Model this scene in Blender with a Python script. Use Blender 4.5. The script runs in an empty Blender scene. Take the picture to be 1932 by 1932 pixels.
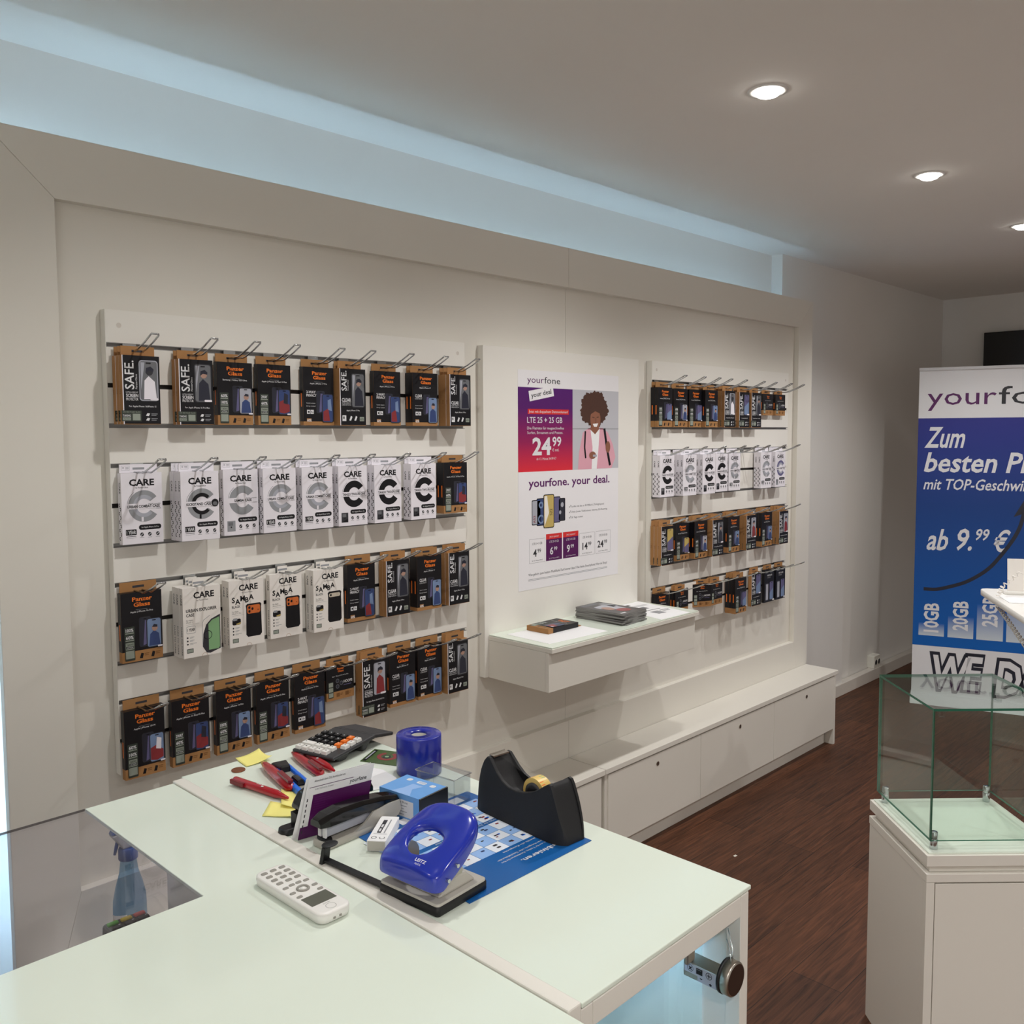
import bpy, bmesh, math, random
from mathutils import Vector, Matrix
random.seed(7)
SC = bpy.context.scene
COL = SC.collection
# ------------------------------------------------------------------ camera, world, exposure
CAMZ = 1.5781
cd = bpy.data.cameras.new('camera'); cam = bpy.data.objects.new('camera', cd); COL.objects.link(cam)
RX = Vector((0.69826936, -0.71582192, -0.00434465))
DN = Vector((-0.05312647, -0.04576925, -0.99753835))
FW = Vector((0.71386096, 0.69678128, -0.06998836))
m3 = Matrix((RX, -DN, -FW)).transposed()
cam.matrix_world = Matrix.Translation((0, 0, CAMZ)) @ m3.to_4x4()
cd.sensor_width = 36.0; cd.sensor_fit = 'HORIZONTAL'
cd.lens = 36.0 * 1705.4 / 1932.0
cd.shift_y = -26.26 / 1932.0
cd.clip_start = 0.05; cd.clip_end = 60
SC.camera = cam
SC.view_settings.view_transform = 'Standard'
SC.view_settings.look = 'None'
SC.view_settings.gamma = 1.0
SC.view_settings.use_curve_mapping = False
SC.view_settings.exposure = 0.0
w = bpy.data.worlds.new('world'); SC.world = w; w.use_nodes = True
w.node_tree.nodes['Background'].inputs[0].default_value = (0.9, 0.93, 1, 1)
w.node_tree.nodes['Background'].inputs[1].default_value = 0.05
CEIL = 2.513
SPOT_W = 39.0
SPOT_C = (1.0, 0.985, 0.975)
LED_C = (0.45, 0.73, 1.0)
# lamps of the rest of the room (their housings are all out of the photo)
def spot(x, y, z, p, size=140, blend=0.7, parent=None, name='lamp'):
    l = bpy.data.lights.new(name, 'SPOT'); l.energy = p; l.color = SPOT_C
    l.spot_size = math.radians(size); l.spot_blend = blend; l.shadow_soft_size = 0.035
    o = bpy.data.objects.new(name, l); COL.objects.link(o); o.location = (x, y, z)
    if parent: o.parent = parent
    return o
for x, k in ((-1.12, .25), (0.03, .2), (1.17, .8)):
    spot(x, 1.262, CEIL - .02, SPOT_W * k)
for x in (-0.6, 0.9, 2.4, 3.9, 5.4):
    for y in (-0.7, -2.4):
        spot(x, y, CEIL - .02, SPOT_W * (1.9 if x < 0 else 1.0))
# added fill lights before the left and front walls, brightening the room evenly
def fill_light(loc, rz, sx, sy, e):
    wl = bpy.data.lights.new('room_fill', 'AREA'); wl.shape = 'RECTANGLE'; wl.size = sx; wl.size_y = sy; wl.energy = e; wl.color = (1.0, 0.99, 0.98)
    wo = bpy.data.objects.new('room_fill', wl); COL.objects.link(wo); wo.location = loc; wo.rotation_euler = (math.pi / 2, 0, rz)
fill_light((-2.15, -1.6, 1.35), -math.pi / 2, 3.4, 2.0, 20)
fill_light((2.2, -3.55, 1.35), 0, 6.0, 2.0, 10)
# ------------------------------------------------------------------ materials
def s2l(c):
    c = c / 255.0
    return c / 12.92 if c <= 0.04045 else ((c + 0.055) / 1.055) ** 2.4
def rgb(r, g, b): return (s2l(r), s2l(g), s2l(b), 1)
M = {}
def mat(name, col, rough=0.5, metal=0.0, spec=0.5, coat=0.0, var=0.0, scale=30, bump=0.0, emit=0, trans=0):
    m = bpy.data.materials.new(name); m.use_nodes = True
    nt = m.node_tree; b = nt.nodes['Principled BSDF']
    b.inputs['Base Color'].default_value = rgb(*col)
    b.inputs['Roughness'].default_value = rough
    b.inputs['Metallic'].default_value = metal
    b.inputs['Specular IOR Level'].default_value = spec
    b.inputs['Coat Weight'].default_value = coat
    if trans: b.inputs['Transmission Weight'].default_value = trans
    if emit:
        b.inputs['Emission Color'].default_value = rgb(*col); b.inputs['Emission Strength'].default_value = emit
    if var or bump:
        tc = nt.nodes.new('ShaderNodeTexCoord'); no = nt.nodes.new('ShaderNodeTexNoise')
        no.inputs['Scale'].default_value = scale; no.inputs['Detail'].default_value = 4
        nt.links.new(tc.outputs['Object'], no.inputs['Vector'])
        if var:
            mx = nt.nodes.new('ShaderNodeMix'); mx.data_type = 'RGBA'
            c = rgb(*col)
            mx.inputs[6].default_value = tuple(max(0, v * (1 - var)) for v in c[:3]) + (1,)
            mx.inputs[7].default_value = tuple(min(1, v * (1 + var)) for v in c[:3]) + (1,)
            nt.links.new(no.outputs['Fac'], mx.inputs[0]); nt.links.new(mx.outputs[2], b.inputs['Base Color'])
        if bump:
            bp = nt.nodes.new('ShaderNodeBump'); bp.inputs['Strength'].default_value = bump; bp.inputs['Distance'].default_value = 0.002
            nt.links.new(no.outputs['Fac'], bp.inputs['Height']); nt.links.new(bp.outputs['Normal'], b.inputs['Normal'])
    M[name] = m
    return m
mat('paint', (229, 226, 220), 0.75, var=0.02, scale=3, bump=0.03)
mat('ceiling_paint', (236, 231, 224), 0.85, var=0.02, scale=2, bump=0.03)
mat('laminate', (229, 225, 215), 0.38, var=0.012, scale=2)
mat('panel', (236, 233, 225), 0.42, var=0.012, scale=2)
mat('skirting', (216, 209, 199), 0.5, var=0.02)
mat('seam', (120, 112, 102), 0.7)
mat('white_glass', (226, 235, 221), 0.09, spec=0.5, coat=0.0, var=0.01, scale=1.5)
mat('glass_edge_light', (214, 240, 228), 0.15)
mat('glass_edge', (38, 104, 82), 0.12, spec=0.8)
mat('white_plastic', (236, 234, 228), 0.35)
mat('grey_plastic', (186, 182, 172), 0.4)
mat('key_grey', (150, 147, 138), 0.45)
mat('black', (16, 16, 19), 0.45, var=0.1)
mat('black_gloss', (10, 10, 12), 0.12)
mat('black_matte', (20, 20, 23), 0.62, bump=0.15, scale=900)
mat('dark_grey', (52, 52, 54), 0.5)
mat('ink', (14, 14, 20), 0.4, spec=0.4)
mat('ink_white', (226, 226, 228), 0.45)
mat('ink_grey', (150, 152, 156), 0.45)
mat('ink_midgrey', (108, 110, 114), 0.45)
mat('ink_dark', (48, 48, 54), 0.45)
mat('stamp', (150, 158, 146), 0.5)
mat('stamp_dark', (52, 60, 52), 0.5)
mat('orange', (240, 122, 36), 0.45)
mat('orange_phone', (214, 112, 52), 0.4)
mat('beige_phone', (206, 196, 178), 0.4)
mat('kraft', (166, 120, 72), 0.75, var=0.06, scale=60)
mat('kraft_dark', (120, 80, 40), 0.8)
mat('care_white', (238, 234, 240), 0.4)
mat('care_cream', (240, 235, 228), 0.4)
mat('pic_blue', (54, 72, 120), 0.35)
mat('pic_lightblue', (120, 142, 178), 0.35)
mat('pic_red', (140, 50, 54), 0.35)
mat('pic_skin', (176, 140, 124), 0.4)
mat('pic_green', (134, 178, 128), 0.35)
mat('pic_yellow', (196, 172, 100), 0.35)
mat('pic_violet', (100, 96, 136), 0.35)
mat('pic_dark', (40, 42, 56), 0.35)
mat('pic_silver', (172, 174, 184), 0.3)
mat('chrome', (200, 204, 206), 0.18, metal=1.0)
mat('steel', (176, 170, 160), 0.3, metal=1.0)
mat('knob_reflection', (70, 54, 46), 0.35, metal=0.6)  # dark floor mirrored in the lock's steel face, put into its colour
mat('alu', (150, 150, 148), 0.4, metal=0.6)
mat('groove_dark', (36, 32, 30), 0.6)
mat('blue_plastic', (22, 46, 168), 0.16, spec=0.6, coat=0.4)
mat('blue_roll', (20, 36, 150), 0.25, coat=0.3)
mat('cutter_blue', (20, 108, 222), 0.35)
mat('red_plastic', (172, 14, 30), 0.22, coat=0.4)
mat('red_dark', (120, 14, 26), 0.25)
mat('sticky', (250, 240, 140), 0.7, var=0.02)
mat('copper', (150, 92, 62), 0.4, metal=0.7)
mat('paper', (240, 240, 240), 0.6)
mat('purple', (82, 12, 84), 0.4)
mat('purple_txt', (92, 26, 96), 0.45)
mat('txt_dark', (44, 44, 50), 0.45)
mat('blue_leaflet', (18, 94, 164), 0.3)
mat('tile_blue', (152, 190, 240), 0.3)
mat('tile_white', (232, 238, 246), 0.3)
mat('box_blue', (108, 166, 228), 0.3, var=0.12, scale=14)
mat('box_blue_dark', (40, 90, 170), 0.3)
mat('banner_white', (240, 240, 242), 0.35)
mat('poster_white', (238, 236, 238), 0.4)
mat('red_ink', (214, 44, 44), 0.4)
mat('coat_pink', (222, 164, 178), 0.5)
mat('hair', (74, 44, 32), 0.7, var=0.25, scale=220)
mat('skin', (142, 92, 70), 0.5)
mat('photo_bg', (192, 192, 198), 0.5)
mat('mag', (70, 68, 70), 0.35)
mat('mag_page', (128, 126, 124), 0.6, var=0.12, scale=300)
mat('tape_yellow', (230, 196, 110), 0.4)
mat('green_print', (72, 96, 52), 0.35, var=0.5, scale=260)
mat('bottle_cap', (34, 78, 158), 0.3)
mat('btn_green', (92, 190, 62), 0.4)
mat('btn_yellow', (236, 206, 44), 0.4)
mat('btn_red', (216, 44, 50), 0.4)
mat('screen', (96, 98, 88), 0.15)
mat('tv_black', (12, 12, 14), 0.2)
mat('socket_white', (226, 222, 210), 0.4)
mat('bulb', (255, 252, 246), 0.5, emit=18)
mat('speck', (226, 220, 208), 0.6)
mat('smoke', (104, 98, 96), 0.2)

def glassy(name, tint, fac=1.0, rough=0.0, ior=1.45, trans2=None):
    m = bpy.data.materials.new(name); m.use_nodes = True; nt = m.node_tree
    nt.nodes.remove(nt.nodes['Principled BSDF'])
    out = nt.nodes['Material Output']
    tr = nt.nodes.new('ShaderNodeBsdfTransparent'); tr.inputs[0].default_value = tuple(tint) + (1,)
    gl = nt.nodes.new('ShaderNodeBsdfGlossy'); gl.inputs['Roughness'].default_value = rough
    lw = nt.nodes.new('ShaderNodeLayerWeight'); lw.inputs['Blend'].default_value = 0.5
    pw = nt.nodes.new('ShaderNodeMath'); pw.operation = 'POWER'; pw.inputs[1].default_value = 5.0
    mu = nt.nodes.new('ShaderNodeMath'); mu.operation = 'MULTIPLY_ADD'; mu.inputs[1].default_value = 0.92 * min(fac, 1.0); mu.inputs[2].default_value = 0.04 * fac
    mx = nt.nodes.new('ShaderNodeMixShader')
    nt.links.new(lw.outputs['Facing'], pw.inputs[0]); nt.links.new(pw.outputs[0], mu.inputs[0]); nt.links.new(mu.outputs[0], mx.inputs[0])
    nt.links.new(tr.outputs[0], mx.inputs[1]); nt.links.new(gl.outputs[0], mx.inputs[2])
    nt.links.new(mx.outputs[0], out.inputs['Surface'])
    M[name] = m
glassy('glass', (0.93, 0.965, 0.945))
glassy('glass_pane', (0.90, 0.89, 0.92))
glassy('clear_plastic', (0.90, 0.91, 0.92), 1.4, 0.05)
glassy('bottle', (0.44, 0.62, 0.78), 1.0, 0.1)
glassy('tape_clear', (0.93, 0.92, 0.90), 0.25, 0.35)
glassy('ruler', (0.93, 0.93, 0.93), 1.5, 0.02)

def gradmat(name, stops, axis=2, lo=0, hi=1, rough=0.4):
    """a printed colour run along one axis of the object (ink on paper)"""
    m = bpy.data.materials.new(name); m.use_nodes = True; nt = m.node_tree; b = nt.nodes['Principled BSDF']
    tc = nt.nodes.new('ShaderNodeTexCoord'); sp = nt.nodes.new('ShaderNodeSeparateXYZ'); mr = nt.nodes.new('ShaderNodeMapRange')
    mr.inputs[1].default_value = lo; mr.inputs[2].default_value = hi
    cr = nt.nodes.new('ShaderNodeValToRGB')
    e = cr.color_ramp.elements
    e[0].position, e[0].color = stops[0][0], rgb(*stops[0][1])
    e[1].position, e[1].color = stops[-1][0], rgb(*stops[-1][1])
    for p, c in stops[1:-1]:
        k = e.new(p); k.color = rgb(*c)
    nt.links.new(tc.outputs['Object'], sp.inputs[0]); nt.links.new(sp.outputs[axis], mr.inputs[0])
    nt.links.new(mr.outputs[0], cr.inputs[0]); nt.links.new(cr.outputs[0], b.inputs['Base Color'])
    b.inputs['Roughness'].default_value = rough
    M[name] = m
def emis(name, col, strength):
    m = bpy.data.materials.new(name); m.use_nodes = True; nt = m.node_tree
    nt.nodes.remove(nt.nodes['Principled BSDF'])
    e = nt.nodes.new('ShaderNodeEmission'); e.inputs[0].default_value = tuple(col) + (1,); e.inputs[1].default_value = strength
    nt.links.new(e.outputs[0], nt.nodes['Material Output'].inputs['Surface']); M[name] = m
emis('led', LED_C, 37.0)
emis('led_side', LED_C, 60.0)
emis('led_case', (0.34, 0.62, 1.0), 46.0)

def wood():
    m = bpy.data.materials.new('floor_wood'); m.use_nodes = True; nt = m.node_tree; b = nt.nodes['Principled BSDF']
    tc = nt.nodes.new('ShaderNodeTexCoord')
    br = nt.nodes.new('ShaderNodeTexBrick'); br.inputs['Scale'].default_value = 1.0
    br.inputs['Brick Width'].default_value = 1.2; br.inputs['Row Height'].default_value = 0.15
    br.inputs['Mortar Size'].default_value = 0.0012; br.offset = 0.37
    br.inputs['Color1'].default_value = rgb(98, 62, 42); br.inputs['Color2'].default_value = rgb(80, 50, 34); br.inputs['Mortar'].default_value = rgb(40, 26, 18)
    nt.links.new(tc.outputs['Object'], br.inputs['Vector'])
    mp = nt.nodes.new('ShaderNodeMapping'); mp.inputs['Scale'].default_value = (3.0, 55, 1)
    nt.links.new(tc.outputs['Object'], mp.inputs['Vector'])
    no = nt.nodes.new('ShaderNodeTexNoise'); no.inputs['Scale'].default_value = 1.6; no.inputs['Detail'].default_value = 7; no.inputs['Distortion'].default_value = 1.2
    nt.links.new(mp.outputs[0], no.inputs['Vector'])
    cr = nt.nodes.new('ShaderNodeValToRGB'); cr.color_ramp.elements[0].position = 0.3; cr.color_ramp.elements[0].color = (0.42, 0.40, 0.38, 1)
    cr.color_ramp.elements[1].position = 0.7; cr.color_ramp.elements[1].color = (1.3, 1.25, 1.2, 1)
    nt.links.new(no.outputs['Fac'], cr.inputs[0])
    mx = nt.nodes.new('ShaderNodeMix'); mx.data_type = 'RGBA'; mx.blend_type = 'MULTIPLY'; mx.inputs[0].default_value = 1.0
    nt.links.new(br.outputs['Color'], mx.inputs[6]); nt.links.new(cr.outputs[0], mx.inputs[7])
    nt.links.new(mx.outputs[2], b.inputs['Base Color'])
    b.inputs['Roughness'].default_value = 0.5; b.inputs['Specular IOR Level'].default_value = 0.3
    bp = nt.nodes.new('ShaderNodeBump'); bp.inputs['Strength'].default_value = 0.12; bp.inputs['Distance'].default_value = 0.002
    nt.links.new(no.outputs['Fac'], bp.inputs['Height']); nt.links.new(bp.outputs[0], b.inputs['Normal'])
    M['floor_wood'] = m
wood()
# ------------------------------------------------------------------ mesh builder
_txt = {}
def text_mesh(s, bold=0.0, spacing=1.0):
    """letters as flat triangles, cap height 1, starting at x=0 on the baseline"""
    k = (s, bold, spacing)
    if k in _txt: return _txt[k]
    def run(t):
        cu = bpy.data.curves.new('t', 'FONT'); cu.body = t; cu.offset = bold; cu.resolution_u = 2; cu.space_character = spacing
        cu.fill_mode = 'FRONT' if hasattr(cu, 'fill_mode') else cu.fill_mode
        o = bpy.data.objects.new('t', cu); COL.objects.link(o)
        dg = bpy.context.evaluated_depsgraph_get(); ev = o.evaluated_get(dg); me = ev.to_mesh()
        v = [(p.co.x, p.co.y) for p in me.vertices]; f = [tuple(p.vertices) for p in me.polygons]
        ev.to_mesh_clear(); bpy.data.objects.remove(o); bpy.data.curves.remove(cu)
        return v, f
    if 'cap' not in _txt:
        v, f = run('H') if bold == 0 else run('H')
        _txt['cap'] = max(p[1] for p in v)
    v, f = run(s)
    c = _txt['cap']
    x0 = min(p[0] for p in v)
    v = [((a - x0) / c, b / c) for a, b in v]
    _txt[k] = (v, f, max(p[0] for p in v))
    return _txt[k]

class F:
    """a printed face: o = top-left corner, u to the right, w downwards"""
    def __init__(s, o, u, w):
        s.o = Vector(o); s.u = Vector(u).normalized(); s.w = Vector(w).normalized(); s.n = s.w.cross(s.u)
    def p(s, x, y, l=1): return s.o + s.u * x + s.w * y + s.n * (l * 0.00018)

class MB:
    def __init__(s): s.v = []; s.f = []; s.mi = []; s.mats = []; s.sm = []
    def m(s, name):
        if name not in s.mats: s.mats.append(name)
        return s.mats.index(name)
    def add(s, vs, fs, mat, smooth=False):
        b = len(s.v); i = s.m(mat)
        s.v += [tuple(p) for p in vs]
        for f in fs: s.f.append(tuple(b + k for k in f)); s.mi.append(i); s.sm.append(smooth)
    def box(s, x0, x1, y0, y1, z0, z1, mat, faces=None):
        vs = [(x0, y0, z0), (x1, y0, z0), (x1, y1, z0), (x0, y1, z0), (x0, y0, z1), (x1, y0, z1), (x1, y1, z1), (x0, y1, z1)]
        fs = [(0, 3, 2, 1), (4, 5, 6, 7), (0, 1, 5, 4), (1, 2, 6, 5), (2, 3, 7, 6), (3, 0, 4, 7)]
        s.add(vs, fs, mat)
    def hexa(s, lo, hi, mat):
        """lo, hi: 4 points each, counter-clockwise from above"""
        n = len(lo)
        fs = [tuple(range(n - 1, -1, -1)), tuple(range(n, 2 * n))]
        for i in range(n):
            j = (i + 1) % n; fs.append((i, j, n + j, n + i))
        s.add(list(lo) + list(hi), fs, mat)
    def prism(s, poly, z0, z1, mat, smooth=False):
        s.hexa([(x, y, z0) for x, y in poly], [(x, y, z1) for x, y in poly], mat)
    def tube(s, path, r, mat, n=8, closed=False):
        P = [Vector(p) for p in path]; rings = []; L = len(P)
        up = Vector((0, 0, 1)); prev = None
        for i, p in enumerate(P):
            if closed: t = (P[(i + 1) % L] - P[i - 1])
            else: t = (P[min(i + 1, L - 1)] - P[max(i - 1, 0)])
            t.normalize()
            if prev is None:
                a = t.cross(up)
                if a.length < 1e-3: a = t.cross(Vector((1, 0, 0)))
            else: a = prev - t * prev.dot(t)
            a.normalize(); prev = a.copy(); b = t.cross(a)
            rr = r[i] if isinstance(r, (list, tuple)) else r
            rings.append([p + (a * math.cos(k * 2 * math.pi / n) + b * math.sin(k * 2 * math.pi / n)) * rr for k in range(n)])
        vs = [q for R in rings for q in R]; fs = []
        for i in range(L if closed else L - 1):
            j = (i + 1) % L
            for k in range(n):
                k2 = (k + 1) % n; fs.append((i * n + k, i * n + k2, j * n + k2, j * n + k))
        if not closed:
            fs.append(tuple(range(n - 1, -1, -1))); fs.append(tuple((L - 1) * n + k for k in range(n)))
        s.add(vs, fs, mat, True)
    def lathe(s, prof, c, mat, n=32, axis='z', smooth=True, sx=1, sy=1):
        """prof: list of (radius, height)"""
        vs = []; fs = []
        for r, h in prof:
            for k in range(n):
                a = k * 2 * math.pi / n; x, y = r * math.cos(a) * sx, r * math.sin(a) * sy
                q = (x, y, h) if axis == 'z' else ((h, x, y) if axis == 'x' else (y, h, x))
                vs.append((c[0] + q[0], c[1] + q[1], c[2] + q[2]))
        for i in range(len(prof) - 1):
            for k in range(n):
                k2 = (k + 1) % n; fs.append((i * n + k, i * n + k2, (i + 1) * n + k2, (i + 1) * n + k))
        s.add(vs, fs, mat, smooth)
        if prof[0][0] > 1e-6: s.add(vs[:n], [tuple(range(n - 1, -1, -1))], mat)
        if prof[-1][0] > 1e-6: s.add(vs[-n:], [tuple(range(n))], mat)
    # ---- printing on a face
    def R(s, f, x0, y0, x1, y1, mat, l=1): s.add([f.p(x0, y1, l), f.p(x1, y1, l), f.p(x1, y0, l), f.p(x0, y0, l)], [(0, 1, 2, 3)], mat)
    def P(s, f, pts, mat, l=1):
        a = sum(pts[i][0] * pts[(i + 1) % len(pts)][1] - pts[(i + 1) % len(pts)][0] * pts[i][1] for i in range(len(pts)))
        if a > 0: pts = pts[::-1]
        s.add([f.p(x, y, l) for x, y in pts], [tuple(range(len(pts)))], mat)
    def RR(s, f, x0, y0, x1, y1, r, mat, l=1, n=5):
        pts = []
        for cx, cy, a0 in ((x1 - r, y0 + r, -90), (x1 - r, y1 - r, 0), (x0 + r, y1 - r, 90), (x0 + r, y0 + r, 180)):
            for k in range(n + 1):
                a = math.radians(a0 + 90 * k / n); pts.append((cx + r * math.cos(a), cy + r * math.sin(a)))
        s.P(f, pts, mat, l)
    def E(s, f, cx, cy, rx, ry, mat, l=1, n=20): s.P(f, [(cx + rx * math.cos(k * 2 * math.pi / n), cy + ry * math.sin(k * 2 * math.pi / n)) for k in range(n)], mat, l)
    def arc(s, f, cx, cy, r0, r1, a0, a1, mat, l=1, n=20):
        for k in range(n):
            t0 = math.radians(a0 + (a1 - a0) * k / n); t1 = math.radians(a0 + (a1 - a0) * (k + 1) / n)
            s.P(f, [(cx + r0 * math.cos(t0), cy + r0 * math.sin(t0)), (cx + r1 * math.cos(t0), cy + r1 * math.sin(t0)), (cx + r1 * math.cos(t1), cy + r1 * math.sin(t1)), (cx + r0 * math.cos(t1), cy + r0 * math.sin(t1))], mat, l)
    def line(s, f, pts, wd, mat, l=1):
        for (a, b), (c, d) in zip(pts, pts[1:]):
            dx, dy = c - a, d - b; L = math.hypot(dx, dy) or 1; nx, ny = -dy / L * wd / 2, dx / L * wd / 2
            s.P(f, [(a + nx, b + ny), (a - nx, b - ny), (c - nx, d - ny), (c + nx, d + ny)], mat, l)
    def T(s, f, txt, x, y, h, mat, l=1, bold=0.0, al='l', ang=0, shear=0, width=None, sp=1.0, xs=1.0):
        """text with cap height h, baseline at y (y runs downwards); ang turns it anticlockwise"""
        v, fs, W = text_mesh(txt, bold, sp)
        sx = (width / W) if width else h * xs
        off = {'l': 0, 'c': -W * sx / 2, 'r': -W * sx}[al]
        ca, sa = math.cos(math.radians(ang)), math.sin(math.radians(ang))
        pts = []
        for a, b in v:
            X = a * sx + off + shear * b * h; Y = b * h
            pts.append(f.p(x + X * ca - Y * sa, y - (X * sa + Y * ca), l))
        s.add(pts, fs, mat)
    def build(s, name, parent=None, loc=(0, 0, 0), rz=0, bevel=0, seg=2, smooth=False):
        me = bpy.data.meshes.new(name); me.from_pydata(s.v, [], s.f)
        for k in s.mats: me.materials.append(M[k])
        me.polygons.foreach_set('material_index', s.mi)
        me.polygons.foreach_set('use_smooth', [True if smooth else q for q in s.sm])
        me.update()
        o = bpy.data.objects.new(name, me); COL.objects.link(o)
        o.location = loc; o.rotation_euler = (0, 0, rz)
        if parent: o.parent = parent
        if bevel:
            b = o.modifiers.new('bevel', 'BEVEL'); b.width = bevel; b.segments = seg; b.limit_method = 'ANGLE'; b.angle_limit = math.radians(40)
        return o
def tag(o, label=None, cat=None, group=None, kind=None):
    if label: o['label'] = label
    if cat: o['category'] = cat
    if group: o['group'] = group
    if kind: o['kind'] = kind
    return o
def thing(name, label, cat, loc=(0, 0, 0), rz=0, group=None):
    o = bpy.data.objects.new(name, None); COL.objects.link(o); o.location = loc; o.rotation_euler = (0, 0, rz); o.empty_display_size = 0.05
    return tag(o, label, cat, group)
def struct(mb, name, **k):
    o = mb.build(name, **k); o['kind'] = 'structure'; return o
def boxo(name, b, m, parent=None, bevel=0.0, **k):
    mb = MB(); mb.box(*b, m); return mb.build(name, parent, bevel=bevel, **k)
def dup(root):
    c = root.copy(); COL.objects.link(c)
    for ch in list(root.children):
        d = ch.copy(); COL.objects.link(d); d.parent = c
        for g in list(ch.children):
            e = g.copy(); COL.objects.link(e); e.parent = d
    return c
ORD = ['first', 'second', 'third', 'fourth', 'fifth', 'sixth', 'seventh', 'eighth', 'ninth', 'tenth']
# ------------------------------------------------------------------ room shell
XL, XR, YF, YC, YW = -2.2, 6.77, -3.6, 2.397, 2.335
TE = 4.423                                     # where the lit strip above the cladding ends
mb = MB(); mb.box(XL, XR, YF, YC + .1, -.1, 0, 'floor_wood'); struct(mb, 'floor')
mb = MB(); mb.box(XL, XR, YF, YC + .1, CEIL, CEIL + .1, 'ceiling_paint'); struct(mb, 'ceiling')
mb = MB(); mb.box(XL, TE, YC, YC + .1, 0, CEIL, 'paint'); struct(mb, 'wall_rear')
mb = MB()                                      # the wall past the cladding; beyond a low pilaster it leans back a little
mb.box(TE, 5.245, YW, YC + .1, 0, CEIL, 'paint')
mb.hexa([(5.245, YW + .035, 0), (XR, YW + .035, 0), (XR, YC + .1, 0), (5.245, YC + .1, 0)], [(5.245, YW, 1.75), (XR, YW, 1.75), (XR, YC + .1, 1.75), (5.245, YC + .1, 1.75)], 'paint')
mb.box(5.245, XR, YW, YC + .1, 1.75, CEIL, 'paint')
struct(mb, 'wall_right')
mb = MB(); mb.box(XR, XR + .1, YF, YC + .1, 0, CEIL, 'paint'); struct(mb, 'wall_back')
mb = MB(); mb.box(XL - .1, XL, YF, YC + .1, 0, CEIL, 'paint'); struct(mb, 'wall_left')
mb = MB(); mb.box(XL, XR, YF - .1, YF, 0, CEIL, 'paint'); struct(mb, 'wall_front')
mb = MB(); mb.box(TE, XR - .018, YW - .016, YW + .03, 0, .072, 'skirting'); struct(mb, 'baseboard_right', bevel=.003)
mb = MB(); mb.box(XR - .018, XR, YF, YW, 0, .072, 'skirting'); struct(mb, 'baseboard_back', bevel=.003)
# cladding: a base panel in two sheets and a raised frame with mitred corners
FX0, FX1, IX0, IX1 = .612, 4.400, .7565, 4.2535
FZ1, IZ1, IZ0, FZ0 = 2.244, 2.1045, .518, .0
SEAM = 2.509
mb = MB(); mb.box(.66, SEAM - .0006, 2.175, 2.188, .30, 2.20, 'laminate'); mb.box(SEAM + .0006, 4.38, 2.175, 2.188, .30, 2.20, 'laminate'); mb.box(SEAM - .0006, SEAM + .0006, 2.179, 2.186, .3, 2.2, 'seam')
struct(mb, 'trim_1')
def mitre(name, poly):
    mb = MB(); mb.hexa([(x, 2.15, z) for x, z in poly], [(x, 2.175, z) for x, z in poly], 'laminate'); return struct(mb, name, bevel=.0012)
g = .0005; S2 = 2.499
mitre('trim_2', [(FX0 + g, FZ1), (IX0 + g, IZ1), (S2 - g, IZ1), (S2 - g, FZ1)])
mitre('trim_3', [(S2 + g, FZ1), (S2 + g, IZ1), (IX1 - g, IZ1), (FX1 - g, FZ1)])
mitre('trim_4', [(FX0, FZ0), (IX0, IZ0 - g), (IX0, IZ1), (FX0, FZ1)])
mitre('trim_5', [(IX1, IZ0 - g), (FX1, FZ0), (FX1, FZ1), (IX1, IZ1)])
mitre('trim_6', [(FX0 + g, FZ0), (S2 - g, FZ0), (S2 - g, IZ0), (IX0 + g, IZ0)])
mitre('trim_7', [(S2 + g, FZ0), (FX1 - g, FZ0), (IX1 - g, IZ0), (S2 + g, IZ0)])
# LED strips glued to the back of the cladding
mb = MB(); mb.box(.70, 4.36, 2.1885, 2.1945, 1.965, 1.977, 'led'); tag(mb.build('led_strip'), 'cool white LED strip hidden behind the top of the wall cladding', 'light strip')
mb = MB(); mb.box(.640, .652, 2.190, 2.196, .35, 2.15, 'led_side'); tag(mb.build('led_strip'), 'cool white LED strip hidden behind the left edge of the wall cladding', 'light strip')
# downlights
DLAB = ['nearest and largest of the three recessed ceiling downlights', 'middle one of the three recessed ceiling downlights', 'farthest ceiling downlight, cut by the right edge of the photo']
for k, (x, y) in enumerate(((2.312, 1.272), (3.466, 1.257), (4.605, 1.253))):
    t = thing('downlight', DLAB[k], 'ceiling light', (x, y, CEIL), 0, 'recessed ceiling downlights')
    mb = MB(); mb.lathe([(.037, -.0005), (.039, -.0035), (.052, -.0035), (.0545, -.0003)], (0, 0, 0), 'white_plastic', 40); mb.build('trim_ring', t)
    mb = MB(); mb.lathe([(0.0001, -.0185), (.016, -.0175), (.028, -.0130), (.0345, -.0065), (.0355, -.002)], (0, 0, 0), 'bulb', 32); mb.build('bulb', t)
    l = spot(0, 0, -.045, SPOT_W, parent=t)
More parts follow.
